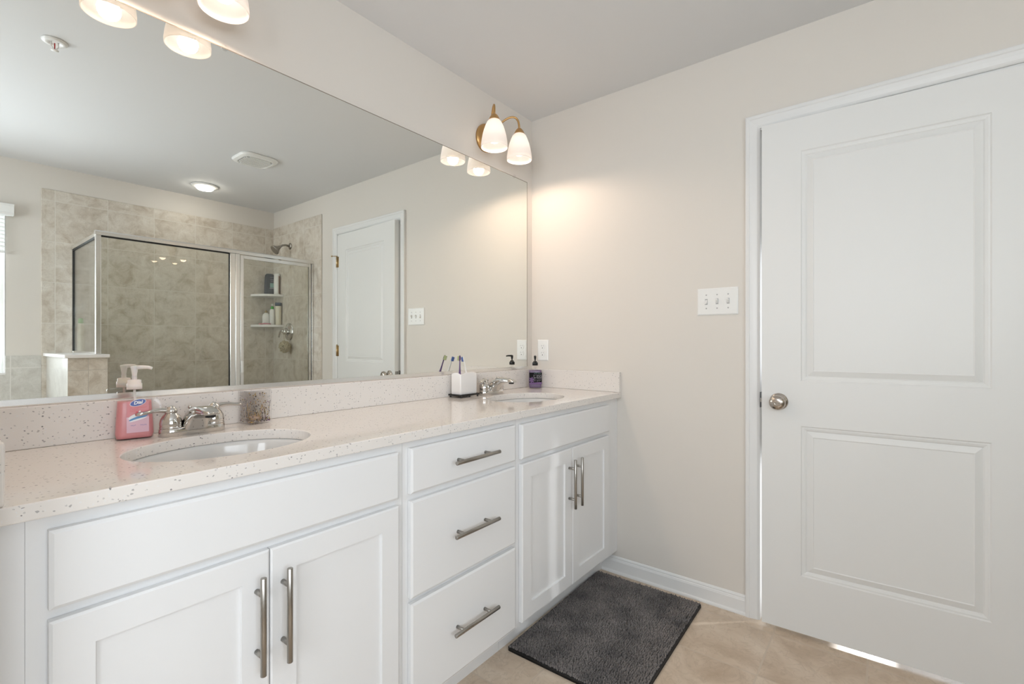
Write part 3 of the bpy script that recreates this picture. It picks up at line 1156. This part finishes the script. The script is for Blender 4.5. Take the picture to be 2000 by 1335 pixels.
def soap_purple():
    ang = math.atan2(CAM[1] + 0.085, CAM[0] + 0.088) + PI / 2
    r = thing('soap_dispenser', 'purple soap bottle with a black pump and black label, in the corner', 'soap dispenser', (-0.088, -0.085, ZC), ang + .12)
    N = 8
    lev = [(0.0005, .064, .042, .012), (0.004, .070, .046, .014), (0.012, .072, .048, .015), (0.060, .072, .048, .015), (0.094, .072, .048, .015), (0.101, .068, .044, .015), (0.1045, .052, .034, .012), (0.106, .018, .018, .0089), (0.127, .0175, .0175, .0087)]
    MB().rings([[(x, y, z) for x, y in rrect(w, d, q, N)] for z, w, d, q in lev], 0, True).build('bottle', 'clear_plastic', r)
    lq = [(0.003, .066, .042, .012), (0.012, .069, .045, .014), (0.060, .069, .045, .014), (0.093, .069, .045, .014), (0.099, .066, .042, .014)]
    MB().rings([[(x, y, z) for x, y in rrect(w, d, q, N)] for z, w, d, q in lq], 0, True).build('liquid', 'purple_soap', r)
    y = -.0248
    m = MB()
    m.add([(-.0345, y, .022), (.0345, y, .022), (.0345, y, .086), (-.0345, y, .086)], [(0, 1, 2, 3)], 0)
    # violet flower
    for k in range(6):
        a = 2 * PI * k / 6 + .3
        cx, cz = -.022 + .007 * math.cos(a), .045 + .009 * math.sin(a)
        pts = []
        for i in range(14):
            t = 2 * PI * i / 14
            u, v = .0085 * math.cos(t), .0042 * math.sin(t)
            pts.append((cx + u * math.cos(a) - v * math.sin(a), y - .0004 - .00005 * k, cz + u * math.sin(a) + v * math.cos(a)))
        m.add(pts, [tuple(range(14))], 1)
    m.add([(-.034, y - .0003, .022), (.034, y - .0003, .022), (.034, y - .0003, .034), (-.034, y - .0003, .030)], [(0, 1, 2, 3)], 1)

    for w_, cu_, cz_, sz_, mi_ in ((.038, .010, .0815, .0042, 2), (.044, .011, .0665, .0066, 3), (.044, .011, .0555, .0058, 3), (.044, .011, .0445, .0044, 3), (.030, .008, .0370, .0030, 3)):
        v, f = print_marks(w_, sz_, cz_)
        m.add([(cu_ + x_, y - .0008, cz_ + z_) for x_, z_ in v], f, mi_)
    m.add([(-.0125, y - .0006, .0600), (.0330, y - .0006, .0600), (.0330, y - .0006, .0608), (-.0125, y - .0006, .0608)], [(0, 1, 2, 3)], 3)
    m.add([(-.0125, y - .0006, .0722), (.0330, y - .0006, .0722), (.0330, y - .0006, .0730), (-.0125, y - .0006, .0730)], [(0, 1, 2, 3)], 3)
    m.build('label', ['label_black', 'label_lilac', 'label_green', 'label_grey'], r)
    m = MB().lathe([(0.0155, 0.124), (0.0155, 0.139), (0.0145, 0.140), (0.0110, 0.141), (0.0100, 0.147), (0.0035, 0.1485), (0.0032, 0.158)], n=24)
    pc = m.build('pump_collar', 'black_plastic', r)
    m = MB().lathe([(0.0050, 0.157), (0.0062, 0.165), (0.0068, 0.173), (0.0062, 0.177), (0.001, 0.178)], n=20)
    m.tube([(0, 0, .1742), (-.004, -.020, .1745), (-.006, -.032, .1735), (-.0065, -.035, .1710)], [.0054, .0042, .0036, .003], 10)
    m.build('nozzle', 'black_plastic', pc)
    MB().tube([(0, 0, .11), (0.002, 0, .012)], .0025, 8).build('dip_tube', 'pump_white', r)


soap_purple()


def jar():
    s_, th = 0.072, math.radians(6)
    r = thing('glass_candle_jar', 'square clear glass jar with dark and gold mosaic flakes', 'candle holder', (-1.556, -0.0625, ZC), th)
    o, i_ = rrect(s_, s_, .010, 5), rrect(s_ - .008, s_ - .008, .007, 5)
    k = rrect(s_ - .012, s_ - .012, .008, 5)
    rs = [[(x, y, .0005) for x, y in k], [(x, y, .006) for x, y in o], [(x, y, .102) for x, y in o], [(x, y, .1032) for x, y in rrect(s_ - .003, s_ - .003, .009, 5)],
          [(x, y, .102) for x, y in i_], [(x, y, .010) for x, y in i_]]
    MB().rings(rs, 0, True, True, True).build('glass', 'jar_glass', r)
    rnd = random.Random(3)
    m = MB()
    hw_ = s_ / 2 - .0052
    for _ in range(330):
        side = rnd.randrange(4)
        z = .008 + (rnd.random() ** 2.6) * .085
        u = rnd.uniform(-1, 1) * (hw_ - .003)
        if rnd.random() < .15:
            u = math.copysign(hw_ - rnd.uniform(.001, .008), u)
        sz = rnd.uniform(.0010, .0026)
        a = rnd.uniform(0, PI)
        mi = rnd.choices([0, 1, 2, 3], [5, 5, 3, 1.4])[0]
        d = rnd.uniform(0, .0016)
        pts = []
        for q in range(5):
            t = a + 2 * PI * q / 5
            x, zz = u + sz * math.cos(t), z + sz * rnd.uniform(.6, 1.2) * math.sin(t)
            pts.append(((x, -hw_ + d), (hw_ - d, x), (x, hw_ - d), (-hw_ + d, x))[side] + (max(zz, .0065),))
        n3 = ((0, .0006), (-.0006, 0), (0, -.0006), (.0006, 0))[side]
        pts2 = [(p[0] + n3[0], p[1] + n3[1], p[2]) for p in pts]
        m.rings([pts, pts2], mi, False)
    for _ in range(26):                       # long stems
        side = rnd.choice([0, 0, 3, 3, 1])
        u = rnd.uniform(-.8, .8) * hw_
        z = rnd.uniform(.01, .03)
        u2, z2 = u + rnd.uniform(-.014, .014), z + rnd.uniform(.02, .045)
        f = lambda a, b: ((a, -hw_ + .001), (hw_ - .001, a), (a, hw_ - .001), (-hw_ + .001, a))[side] + (b,)
        m.tube([f(u, z), f((u + u2) / 2 + .002, (z + z2) / 2), f(u2, z2)], .0006, 5, rnd.choice([0, 1]))
    m.build('mosaic_flakes', ['mosaic_dark', 'mosaic_gold', 'mosaic_silver', 'mosaic_violet'], r)['kind'] = 'stuff'
    m = MB().lathe([(.018, .0105), (.019, .020), (.017, .0215)], n=24)
    m.tube([(0, 0, .021), (.001, 0, .029)], .0008, 6)
    m.build('tealight', 'wax', r)


jar()


def brush_holder():
    cx, cy = -0.631, -0.069
    r = thing('toothbrush_holder', 'white ceramic toothbrush holder on a black footed tray', 'toothbrush holder', (cx, cy, ZC))
    w, d, h, z0 = .110, .062, .100, .0135
    n = 10

    def dense(o):
        out = []
        for i in range(len(o)):
            p, q = o[i], o[(i + 1) % len(o)]
            k = max(1, int(math.hypot(p[0] - q[0], p[1] - q[1]) / .006))
            out += [(p[0] + (q[0] - p[0]) * j / k, p[1] + (q[1] - p[1]) * j / k) for j in range(k)]
        return out
    ol = dense(rrect(w, d, .006, n))
    il = [(x * (w - .014) / w, y * (d - .014) / d) for x, y in ol]

    def top(x, y, e=0):
        # two lobes at the ends, a dip in the middle of the long sides, low rounded corners
        t = min(abs(x) / (w / 2), abs(y) / (d / 2))
        return h - .0085 * t ** 2.2
    rs = [[(x * .97, y * .95, z0) for x, y in ol], [(x, y, z0 + .003) for x, y in ol], [(x, y, z0 + .05) for x, y in ol], [(x, y, z0 + top(x, y) - .004) for x, y in ol],
          [(x * .985, y * .975, z0 + top(x, y)) for x, y in ol], [(x, y, z0 + top(x, y) - .003) for x, y in il], [(x, y, z0 + .03) for x, y in il]]
    MB().rings(rs, 0, True).build('cup', 'ceramic_white', r)
    m = MB()
    m.box(-.0625, .0625, -.0400, -.0345, .0075, .0150).box(-.0625, .0625, .0345, .0400, .0075, .0150)
    m.box(-.0625, -.0570, -.0345, .0345, .0075, .0150).box(.0570, .0625, -.0345, .0345, .0075, .0150)
    m.box(-.0570, .0570, -.0345, .0345, .0095, .0130)
    tray = m.build('tray', 'black_metal', r)
    for x in (-.054, 0.0, .054):
        for y in (-.034, .034):
            MB().lathe([(.0035, .0008), (.0050, .0030), (.0035, .0060), (.0040, .0078)], (x, y, 0), n=12).build('foot', 'black_metal', tray)

    def brush(name, label, base, tip, mat_, bcol, head_dir):
        b = Vector(base)
        t = Vector(tip)
        o = thing(name, label, 'toothbrush', (cx, cy, ZC), group='toothbrushes in the white holder')
        d_ = (t - b)
        L = d_.length
        d_.normalize()
        pts = [b + d_ * L * k for k in (0, .12, .3, .45, .55, .68, .80, .86)]
        MB().tube(pts, [.0035, .0058, .0062, .0055, .0042, .0030, .0026, .0028], 12).build('handle', mat_, o)
        hd = Vector(head_dir).normalized()
        hd = (hd - d_ * hd.dot(d_)).normalized()
        s2 = d_.cross(hd)
        m = MB()
        rs_ = []
        for k, wq in ((.84, .003), (.87, .0058), (.91, .0066), (.96, .0062), (1.0, .0030)):
            p = b + d_ * L * k
            rs_.append([tuple(p + s2 * wq * math.cos(2 * PI * i / 12) + hd * .0022 * math.sin(2 * PI * i / 12)) for i in range(12)])
        hh = m.rings(rs_).build('head', mat_, o)
        m = MB()
        for k in range(6):
            for j in (-1, 0, 1):
                p = b + d_ * L * (.87 + .022 * k) + s2 * j * .0038
                m.tube([p + hd * .001, p + hd * .0115], .0016, 6)
        m.build('bristles', bcol, hh)
    brush('toothbrush', 'dark purple toothbrush leaning in the white holder', (-.046, -.016, .036), (-.012, .016, .190), 'brush_purple', 'bristle', (.1, 1, .3))
    brush('toothbrush', 'white and blue toothbrush standing in the holder behind the purple one', (.012, -.020, .034), (.026, .030, .184), 'bottle_white', 'brush_blue', (-.2, 1, .2))


brush_holder()

# ------------------------------------------------------------------ wall plates
def outlet():
    r = thing('wall_outlet', 'white duplex power outlet on the wall above the purple soap bottle', 'outlet', (0.0, -0.0786, 1.1228))
    w, h = .072, .118
    q = [[(-.0004, a * (w / 2), b * (h / 2)) for a, b in ((-1, -1), (1, -1), (1, 1), (-1, 1))], [(-.003, a * (w / 2), b * (h / 2)) for a, b in ((-1, -1), (1, -1), (1, 1), (-1, 1))],
         [(-.0062, a * (w / 2 - .005), b * (h / 2 - .005)) for a, b in ((-1, -1), (1, -1), (1, 1), (-1, 1))]]
    MB().rings(q, 0, False).build('cover_plate', 'plastic_white', r)
    for s in (-1, 1):
        m = MB()
        rr = [(-.0055, y, s * .0195 + z) for y, z in rrect(.034, .0285, .012, 6)]
        rr2 = [(-.0082, y * .97, z) for _, y, z in rr]
        m.rings([rr, rr2], 0, False)
        for y in (-.0063, .0063):
            m.box(-.0085, -.0080, y - .0011, y + .0011, s * .0195 + .001, s * .0195 + .0095, 1)
        m.lathe([(.0027, 0.0), (.0027, .0004)], (-.0081, 0, s * .0195 - .0075), (-1, 0, 0), 12, 2)
        m.build('receptacle', ['plastic_white', 'slot_grey', 'slot_dark'], r)
    MB().lathe([(.0032, 0), (.0026, .0012)], (-.0061, 0, 0), (-1, 0, 0), 12).build('screw', 'plastic_white', r)


outlet()


def switches():
    r = thing('light_switch', 'white triple light switch plate on the wall beside the door', 'light switch', (0.0, -1.0154, 1.3484))
    w, h = .1717, .1203
    cs = ((-1, -1), (1, -1), (1, 1), (-1, 1))
    q = [[(-.0004, a * (w / 2), b * (h / 2)) for a, b in cs], [(-.003, a * (w / 2), b * (h / 2)) for a, b in cs], [(-.0062, a * (w / 2 - .005), b * (h / 2 - .005)) for a, b in cs]]
    MB().rings(q, 0, False).build('cover_plate', 'plastic_white', r)
    for k, up in ((1, -1), (0, 1), (-1, 1)):
        y = k * .046
        m = MB()
        m.box(-.0066, -.0061, y - .0055, y + .0055, -.0125, .0125, 1)
        t = .006 * up
        m.rings([[(-.0062, y + a * .0042, b * .0085) for a, b in cs], [(-.0145, y + a * .0036, t + b * .0042) for a, b in cs], [(-.0175, y + a * .0030, t * 1.25 + b * .0030) for a, b in cs]], 0, False)
        m.build('toggle', ['plastic_white', 'slot_grey'], r)
        for z in (-.030, .030):
            MB().lathe([(.0032, 0), (.0028, .0010)], (-.0061, y, z), (-1, 0, 0), 12).build('screw', 'slot_grey', r)


switches()


# ------------------------------------------------------------------ lamps
LAMP_W = 5.2


def sconce(cx, cz, label):
    r = thing('vanity_light', label, 'wall lamp', (cx, 0.0, cz), group='two shade brass vanity lights above the mirror')
    m = MB().lathe([(.078, .0005), (.078, .008), (.072, .014), (.060, .018), (.040, .022), (.020, .026), (.018, .030)], (0, 0, 0), (0, -1, 0), 40, sx=1.0, sy=.86)
    bp = m.build('backplate', 'gold', r)
    m = MB().lathe([(.012, .028), (.010, .036), (.005, .040)], (0, 0, 0), (0, -1, 0), 20)
    m.build('finial', 'gold', bp)
    ysh, zr = -.143, 2.090 - 2.205
    for s in (-1, 1):
        xs = s * .0975
        pts = []
        P0, P1, P2, P3 = Vector((0, -.030, .006)), Vector((s * .040, -.080, .095)), Vector((xs, ysh - .004, .152)), Vector((xs, ysh, .036))
        for i in range(21):
            t = i / 20
            pts.append(P0 * (1 - t) ** 3 + P1 * 3 * t * (1 - t) ** 2 + P2 * 3 * t * t * (1 - t) + P3 * t ** 3)
        arm = MB().tube(pts, .0052, 12).build('arm', 'gold', r)
        m = MB().lathe([(.006, .046), (.010, .044), (.016, .038), (.0225, .028), (.0275, .0165), (.0285, .015), (.0275, .013)], (xs, ysh, 0), n=30)
        m.build('shade_holder', 'gold', arm)
        # bell shaped frosted shade, open below, with thickness
        ro = [(.0260, .016), (.0345, .006), (.0430, -.012), (.0505, -.034), (.0565, -.058), (.0610, -.082), (.0632, -.102), (.0632, zr)]
        ri = [(a - .0030, b) for a, b in reversed(ro)]
        m = MB().lathe(ro + [(.0617, zr - .0012)] + ri, (xs, ysh, 0), n=44, cap0=False, cap1=False)
        m.build('shade', 'shade_glass', r)
        m = MB().lathe([(.010, .008), (.012, -.006), (.016, -.020), (.024, -.040), (.0285, -.058), (.0290, -.066), (.0265, -.078), (.019, -.088), (.008, -.093), (.001, -.094)], (xs, ysh, 0), n=28)
        bu = m.build('bulb', 'bulb_glow', r)
        bu['label'] = 'glowing bulb'
        sl = bpy.data.lights.new('bulb_light', 'SPOT')      # what the bulb sends down out of its open shade
        sl.energy = LAMP_W
        sl.color = (1.0, 0.765, 0.59)
        sl.spot_size = math.radians(178)
        sl.spot_blend = 0.3
        sl.shadow_soft_size = 0.028
        so = bpy.data.objects.new('bulb_light', sl)
        so.location = (xs, ysh, -.103)
        so.parent = r
        C.objects.link(so)
    return r


sconce(-0.405, 2.205, 'brass two shade vanity light beside the wall corner')
sconce(-1.772, 2.217, 'two shade vanity light at the left end, cut off by the top of the photo')

# ------------------------------------------------------------------ ceiling fittings seen in the mirror
vf = thing('exhaust_fan', 'white square exhaust fan grille on the ceiling', 'fan', (-0.733, -1.853, H))
m = MB()
rs = []
for k, z in ((.122, -.0005), (.124, -.006), (.116, -.016), (.098, -.022), (.094, -.022), (.092, -.018)):
    rs.append([(x, y, z) for x, y in rrect(2 * k, 2 * k, k * .52, 9)])
m.rings(rs, 0, False)
m.build('cover', 'plastic_white', vf)
m = MB()
for k in range(8):
    y = -.077 + .022 * k
    e = .085 - max(0, abs(y) - .05) * .7
    m.box(-e, e, y - .0065, y + .0065, -.0235, -.0170)
m.build('slats', 'plastic_white', vf)
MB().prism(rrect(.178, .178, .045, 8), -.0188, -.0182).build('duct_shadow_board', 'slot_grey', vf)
rc = thing('recessed_light', 'lit white recessed downlight in the ceiling over the shower', 'downlight', (-0.735, -2.755, H))
m = MB().lathe([(.095, -.0005), (.096, -.004), (.090, -.008), (.074, -.010), (.066, -.012), (.060, -.010)], n=40, cap1=False)
m.build('trim_ring', 'plastic_white', rc)
MB().lathe([(.061, -.010), (.060, -.022), (.052, -.030), (.030, -.034), (.001, -.035)], n=36, cap0=True, cap1=False).build('lens', 'can_lens', rc)
sk_ = thing('fire_sprinkler', 'white fire sprinkler with a small red bulb on the ceiling', 'sprinkler', (-1.842, -1.163, H))
MB().lathe([(.042, -.0005), (.042, -.004), (.034, -.009), (.020, -.008), (.016, -.004)], n=36).build('escutcheon', 'plastic_white', sk_)
m = MB()
for s in (-1, 1):
    m.tube([(s * .011, 0, -.004), (s * .012, 0, -.020), (s * .004, 0, -.036)], .0022, 8)
m.lathe([(.004, -.034), (.013, -.038), (.013, -.0395), (.003, -.041)], n=20)
m.build('frame', 'plastic_white', sk_)
MB().tube([(0, 0, -.008), (0, 0, -.034)], .0021, 8).build('heat_bulb', 'bulb_red', sk_)

# ------------------------------------------------------------------ shower
YS = -2.395
en = thing('shower_enclosure', 'metal framed glass shower enclosure beside the tiled half wall', 'shower enclosure', (-0.75, YS, 0.10))
EN = en.location


def epart(mb, name, mt, parent=None, bevel=0.0):
    return rel(mb, en).build(name, mt, parent or en, bevel)


CT = 1.0905
m = MB().box(-1.4850, -1.4560, YS - .014, YS + .014, CT, 1.860)
epart(m, 'corner_post', 'aluminium', bevel=.004)
pr2 = [(-.018, 0.0), (.018, 0.0), (.018, .022), (.012, .030), (-.012, .030), (-.018, .022)]
m = MB().rings([[(x, YS + y, 1.858 + z) for y, z in pr2] for x in (-1.4875, -TT - .0005)], 0, False)
epart(m, 'header_rail', 'aluminium')
m = MB().rings([[(-1.4705 + y * .8, yy, 1.848 + z) for y, z in pr2] for yy in (YS - .019, -W + TT + .0005)], 0, False)
epart(m, 'return_rail', 'aluminium')
m = MB().box(-1.4790, -1.4620, -W + TT + .0005, -W + TT + .024, CT, 1.848)
epart(m, 'wall_channel', 'aluminium')
m = MB().box(-1.4770, -1.4640, -W + TT + .025, YS - .019, CT, CT + .014)
epart(m, 'return_sill', 'aluminium')
epart(MB().box(-1.4735, -1.4675, -W + TT + .0295, YS - .0145, CT + .0145, 1.8390), 'return_pane', 'return_glass')
m = MB().box(-1.4800, -1.4610, -W + TT + .0245, -W + TT + .0290, CT + .014, 1.8475).box(-1.4780, -1.4630, -W + TT + .029, YS - .0195, 1.8395, 1.8478)
epart(m, 'pane_gasket', 'rubber_black')
m = MB().box(-0.690, -0.652, YS - .014, YS + .014, 0.1005, 1.8575).box(-0.6515, -0.6185, YS - .010, YS + .016, 0.1005, 1.8575)
epart(m, 'middle_post', 'aluminium', bevel=.003)
m = MB()
poly = [(-1.4555, CT + .002), (-1.4120, CT + .002), (-1.4120, 0.118), (-0.6905, 0.118), (-0.6905, 1.8570), (-1.4555, 1.8570)]
m.rings([[(x, YS - .003, z) for x, z in poly], [(x, YS + .003, z) for x, z in poly]], 0, False)
epart(m, 'fixed_pane', 'shower_glass')
m = MB().box(-1.4545, -0.6910, YS - .005, YS + .005, 1.8495, 1.8575)
g_ = epart(m, 'pane_gasket', 'rubber_black')
m = MB().box(-0.6945, -0.6903, YS - .006, YS + .006, 0.118, 1.8490)
epart(m, 'pane_gasket', 'rubber_black')
m = MB().box(-1.4120, -0.6905, YS - .012, YS + .012, 0.1005, 0.1175)
epart(m, 'bottom_rail', 'aluminium')
m = MB().box(-0.028, -TT - .0005, YS - .013, YS + .013, 0.1005, 1.8575)
epart(m, 'wall_jamb', 'aluminium', bevel=.003)
m = MB().box(-0.614, -0.590, YS - .009, YS + .011, 0.112, 1.8530).box(-0.055, -0.032, YS - .009, YS + .011, 0.112, 1.8530)
m.box(-0.590, -0.055, YS - .009, YS + .011, 1.826, 1.8530).box(-0.590, -0.055, YS - .009, YS + .011, 0.112, 0.140)
dfr = epart(m, 'door', 'aluminium', bevel=.002)
epart(MB().box(-0.590, -0.055, YS - .002, YS + .003, 0.140, 1.826), 'door_pane', 'shower_glass', dfr)
m = MB().box(-0.0552, -0.0528, YS + .0085, YS + .0115, 0.140, 1.826).box(-0.0312, -0.0286, YS + .004, YS + .012, 0.112, 1.853)
epart(m, 'door_seal', 'rubber_black', dfr)
m = MB().box(-0.612, -0.598, YS + .011, YS + .030, 0.93, 1.02)
epart(m, 'door_pull', 'plastic_white', dfr, .003)

shelf_labels = ['upper white corner shelf in the shower, holding the dark bottle', 'lower white corner shelf in the shower, holding three bottles']
for z, lab in zip((1.622, 1.333), shelf_labels):
    sh = MB()
    R = .213
    poly = [(0, 0)] + [(-R * math.cos(PI / 2 * i / 16), R * math.sin(PI / 2 * i / 16)) for i in range(17)]
    sh.prism(poly, -.022, 0.0)
    o = sh.build('corner_shelf', 'ceramic_white', loc=(-TT, -W + TT, z), bevel=.004)
    tag(o, lab, 'shelf', 'corner shelves in the shower')


def bottle(name, label, loc, lev, mt, cap=None, capmat=None, rz=0.0, extra=None, cat='bottle', group='toiletry bottles in the shower'):
    r = thing(name, label, cat, loc, rz, group)
    MB().rings([[(x, y, z) for x, y in rrect(w, d, min(w, d) * .42, 6)] for z, w, d in lev], 0, True).build('bottle', mt, r)
    if cap:
        MB().rings([[(x, y, z) for x, y in rrect(w, d, min(w, d) * .45, 6)] for z, w, d in cap], 0, True).build('cap', capmat, r)
    if extra:
        extra(r)
    return r


def dark_label(r):
    m = MB()
    y = .0288
    m.add([(.002, y, .070), (.034, y, .070), (.034, y, .112), (.002, y, .112)], [(0, 1, 2, 3)], 0)
    m.add([(-.002, y, .060), (.036, y, .060), (.036, y, .066), (-.002, y, .066)], [(0, 1, 2, 3)], 1)
    for z, sz, wd_ in ((.168, .0080, .030), (.147, .0085, .028), (.131, .0075, .026)):
        v, f = print_marks(wd_, sz, z)
        m.add([(.018 - a, y, z + b) for a, b in v], f, 1)
    m.build('label', ['label_green', 'label_grey'], r)


bottle('shampoo_bottle', 'charcoal bottle on the upper shower shelf', (-0.073, -3.072, 1.6221),
       [(0.0005, .088, .048), (.006, .094, .054), (.06, .094, .056), (.150, .088, .052), (.185, .080, .046), (.198, .066, .038), (.203, .050, .028)], 'shampoo_dark', rz=math.radians(22), extra=dark_label)
bottle('shampoo_bottle', 'white bottle with a brown side on the upper shower shelf', (-0.037, -3.004, 1.6221),
       [(0.0005, .046, .034), (.004, .050, .040), (.03, .050, .040), (.12, .052, .042), (.195, .050, .030), (.204, .050, .016)], 'bottle_white',
       rz=math.radians(55), extra=lambda r: MB().box(.0244, .0260, -.012, .012, .012, .180).build('label', 'bottle_brown', r))
bottle('lotion_bottle', 'cream round bottle with a brown top on the lower shower shelf', (-0.112, -3.058, 1.3331),
       [(0.0005, .060, .046), (.004, .066, .050), (.08, .066, .050), (.100, .056, .044), (.110, .030, .028), (.116, .024, .024)], 'bottle_white', [(.116, .026, .026), (.128, .026, .026), (.134, .016, .016), (.140, .010, .010)], 'cap_gold', rz=math.radians(15))
bottle('lotion_bottle', 'slim white bottle with a green collar on the lower shower shelf', (-0.076, -3.012, 1.3331),
       [(0.0005, .042, .036), (.004, .046, .040), (.135, .046, .040), (.146, .034, .032), (.150, .026, .026)], 'bottle_white', [(.150, .028, .028), (.172, .026, .026), (.178, .016, .016)], 'cap_green', rz=math.radians(35),
       extra=lambda r: MB().lathe([(.008, .1785), (.009, .196), (.004, .199)], n=16).build('spray_tip', 'bottle_white', r))
bottle('shampoo_bottle', 'tall cream bottle with a dark navy cap on the lower shower shelf', (-0.040, -2.968, 1.3331),
       [(0.0005, .046, .034), (.004, .050, .038), (.08, .050, .038), (.175, .056, .040), (.180, .054, .038)], 'bottle_cream', [(.180, .058, .042), (.208, .058, .042), (.212, .052, .036)], 'cap_navy', rz=math.radians(50))
rz_ = thing('razor', 'pink razor lying at the front of the lower shower shelf', 'razor', (-0.155, -2.985, 1.3331), math.radians(10))
MB().tube([(-.035, 0, .006), (-.010, .002, .009), (.020, 0, .009), (.050, -.002, .006)], [.004, .0062, .0055, .0045], 10).build('handle', 'razor_pink', rz_)
MB().box(-.050, -.034, -.020, .020, .0008, .010).build('head', 'razor_pink', rz_, bevel=.002)
bottle('shampoo_bottle', 'tall pale bottle behind the side glass on the half wall', (-1.4430, -3.055, CT + .0002),
       [(0.0005, .028, .046), (.004, .034, .052), (.09, .036, .056), (.19, .032, .052), (.215, .026, .040)], 'bottle_cream', [(.215, .026, .038), (.248, .024, .034), (.252, .018, .028)], 'cap_green', rz=math.radians(-8))

# shower head, valve and scrubber
sh = thing('showerhead', 'brushed metal shower head on the tiled wall above the glass', 'shower head', (-TT, -2.797, 2.067))
MB().lathe([(.030, .0005), (.030, .004), (.022, .010), (.012, .013)], axis=(-1, 0, 0), n=28).build('flange', 'nickel', sh)
MB().tube([(-.006, 0, 0), (-.045, 0, .004), (-.075, 0, -.004), (-.098, 0, -.024)], .0095, 14).build('arm', 'nickel', sh)
MB().lathe([(.012, 0), (.015, .010), (.016, .018), (.024, .030), (.038, .050), (.044, .062), (.044, .068), (.038, .070)], (-.094, 0, -.018), (-.80, 0, -.60), 28).build('head', 'nickel', sh)
vl = thing('shower_valve', 'round chrome shower valve with a lever below the shower head', 'shower valve', (-TT, -2.817, 1.264))
MB().lathe([(.083, .0005), (.083, .004), (.074, .010), (.045, .016), (.030, .018)], axis=(-1, 0, 0), n=40).build('escutcheon', 'chrome', vl)
MB().lathe([(.026, .016), (.026, .045), (.022, .056), (.010, .060)], axis=(-1, 0, 0), n=28).build('valve_body', 'chrome', vl)
MB().tube([(-.050, 0, .004), (-.056, -.030, .010), (-.058, -.062, -.006), (-.058, -.080, -.050)], [.012, .010, .008, .006], 12).build('lever', 'chrome', vl)
lo = thing('bath_scrubber', 'tan mesh bath scrubber hanging below the shower valve', 'scrubber', (-0.068, -2.790, 1.070))
m = MB()
rnd = random.Random(11)
for k in range(64):
    a, b = rnd.uniform(0, 2 * PI), math.acos(rnd.uniform(-1, 1))
    d = Vector((math.sin(b) * math.cos(a), math.sin(b) * math.sin(a), math.cos(b)))
    u = d.orthogonal().normalized()
    w = d.cross(u)
    pts = []
    for i in range(15):
        t = 2 * PI * i / 14
        pts.append(Vector((0, 0, .055)) + Vector((d.x * .72, d.y * 1.1, d.z)) * .044 + u * .023 * math.cos(t) + w * .020 * math.sin(t) + d * .007 * math.sin(3 * t))
    m.tube(pts, .0042, 6)
m.build('mesh_ball', 'loofah', lo)
MB().tube([(0, 0, .09), (-.002, -.010, .14), (0.0, -.028, .183), (0.004, -.012, .205), (.002, .01, .16), (0, 0, .09)], .0018, 6).build('cord', 'loofah', lo)

# ------------------------------------------------------------------ bath mat
bmat = thing('bath_mat', 'dark grey chenille bath mat on the floor in front of the vanity', 'bath mat', (-0.4360, -0.7190, 0.0), math.radians(1.4))
RL, RW = 0.752, 0.508
MB().prism(rrect(RL, RW, .012, 5), .0006, .007).build('backing', 'rubber_black', bmat)
m = MB()
ob_ = rrect(RL, RW, .012, 5)
ib_ = rrect(RL - .018, RW - .018, .008, 5)
m.rings([[(x, y, .0008) for x, y in ob_], [(x, y, .0105) for x, y in ob_], [(x, y, .0120) for x, y in ib_], [(x, y, .0062) for x, y in ib_]], 0, False, False, False)
bd = m.build('binding', 'black_metal', bmat)
m = MB()
rnd = random.Random(5)
nx, ny = 92, 66
dx, dy = (RL - .012) / nx, (RW - .012) / ny
NR, NS = 4, 6
for i in range(nx):
    for j in range(ny):
        x = -RL / 2 + .006 + dx * (i + .5) + rnd.uniform(-.0016, .0016)
        y = -RW / 2 + .006 + dy * (j + .5) + rnd.uniform(-.0010, .0010)
        h = rnd.uniform(.0105, .0150)
        lx, ly = rnd.uniform(-.004, .004), rnd.uniform(-.004, .002)
        r0 = rnd.uniform(.0030, .0040)
        rs = []
        for r_, z in ((.75, .006), (1.0, .006 + h * .35), (.95, .006 + h * .7), (.45, .006 + h)):
            t = (z - .006) / h
            rs.append([(x + lx * t + 1.25 * r0 * r_ * math.cos(2 * PI * k / NS), y + ly * t + r0 * r_ * math.sin(2 * PI * k / NS), z) for k in range(NS)])
        m.rings(rs, 0, True, False, True)
pl = m.build('pile', 'rug_pile', bmat)
pl['kind'] = 'stuff'
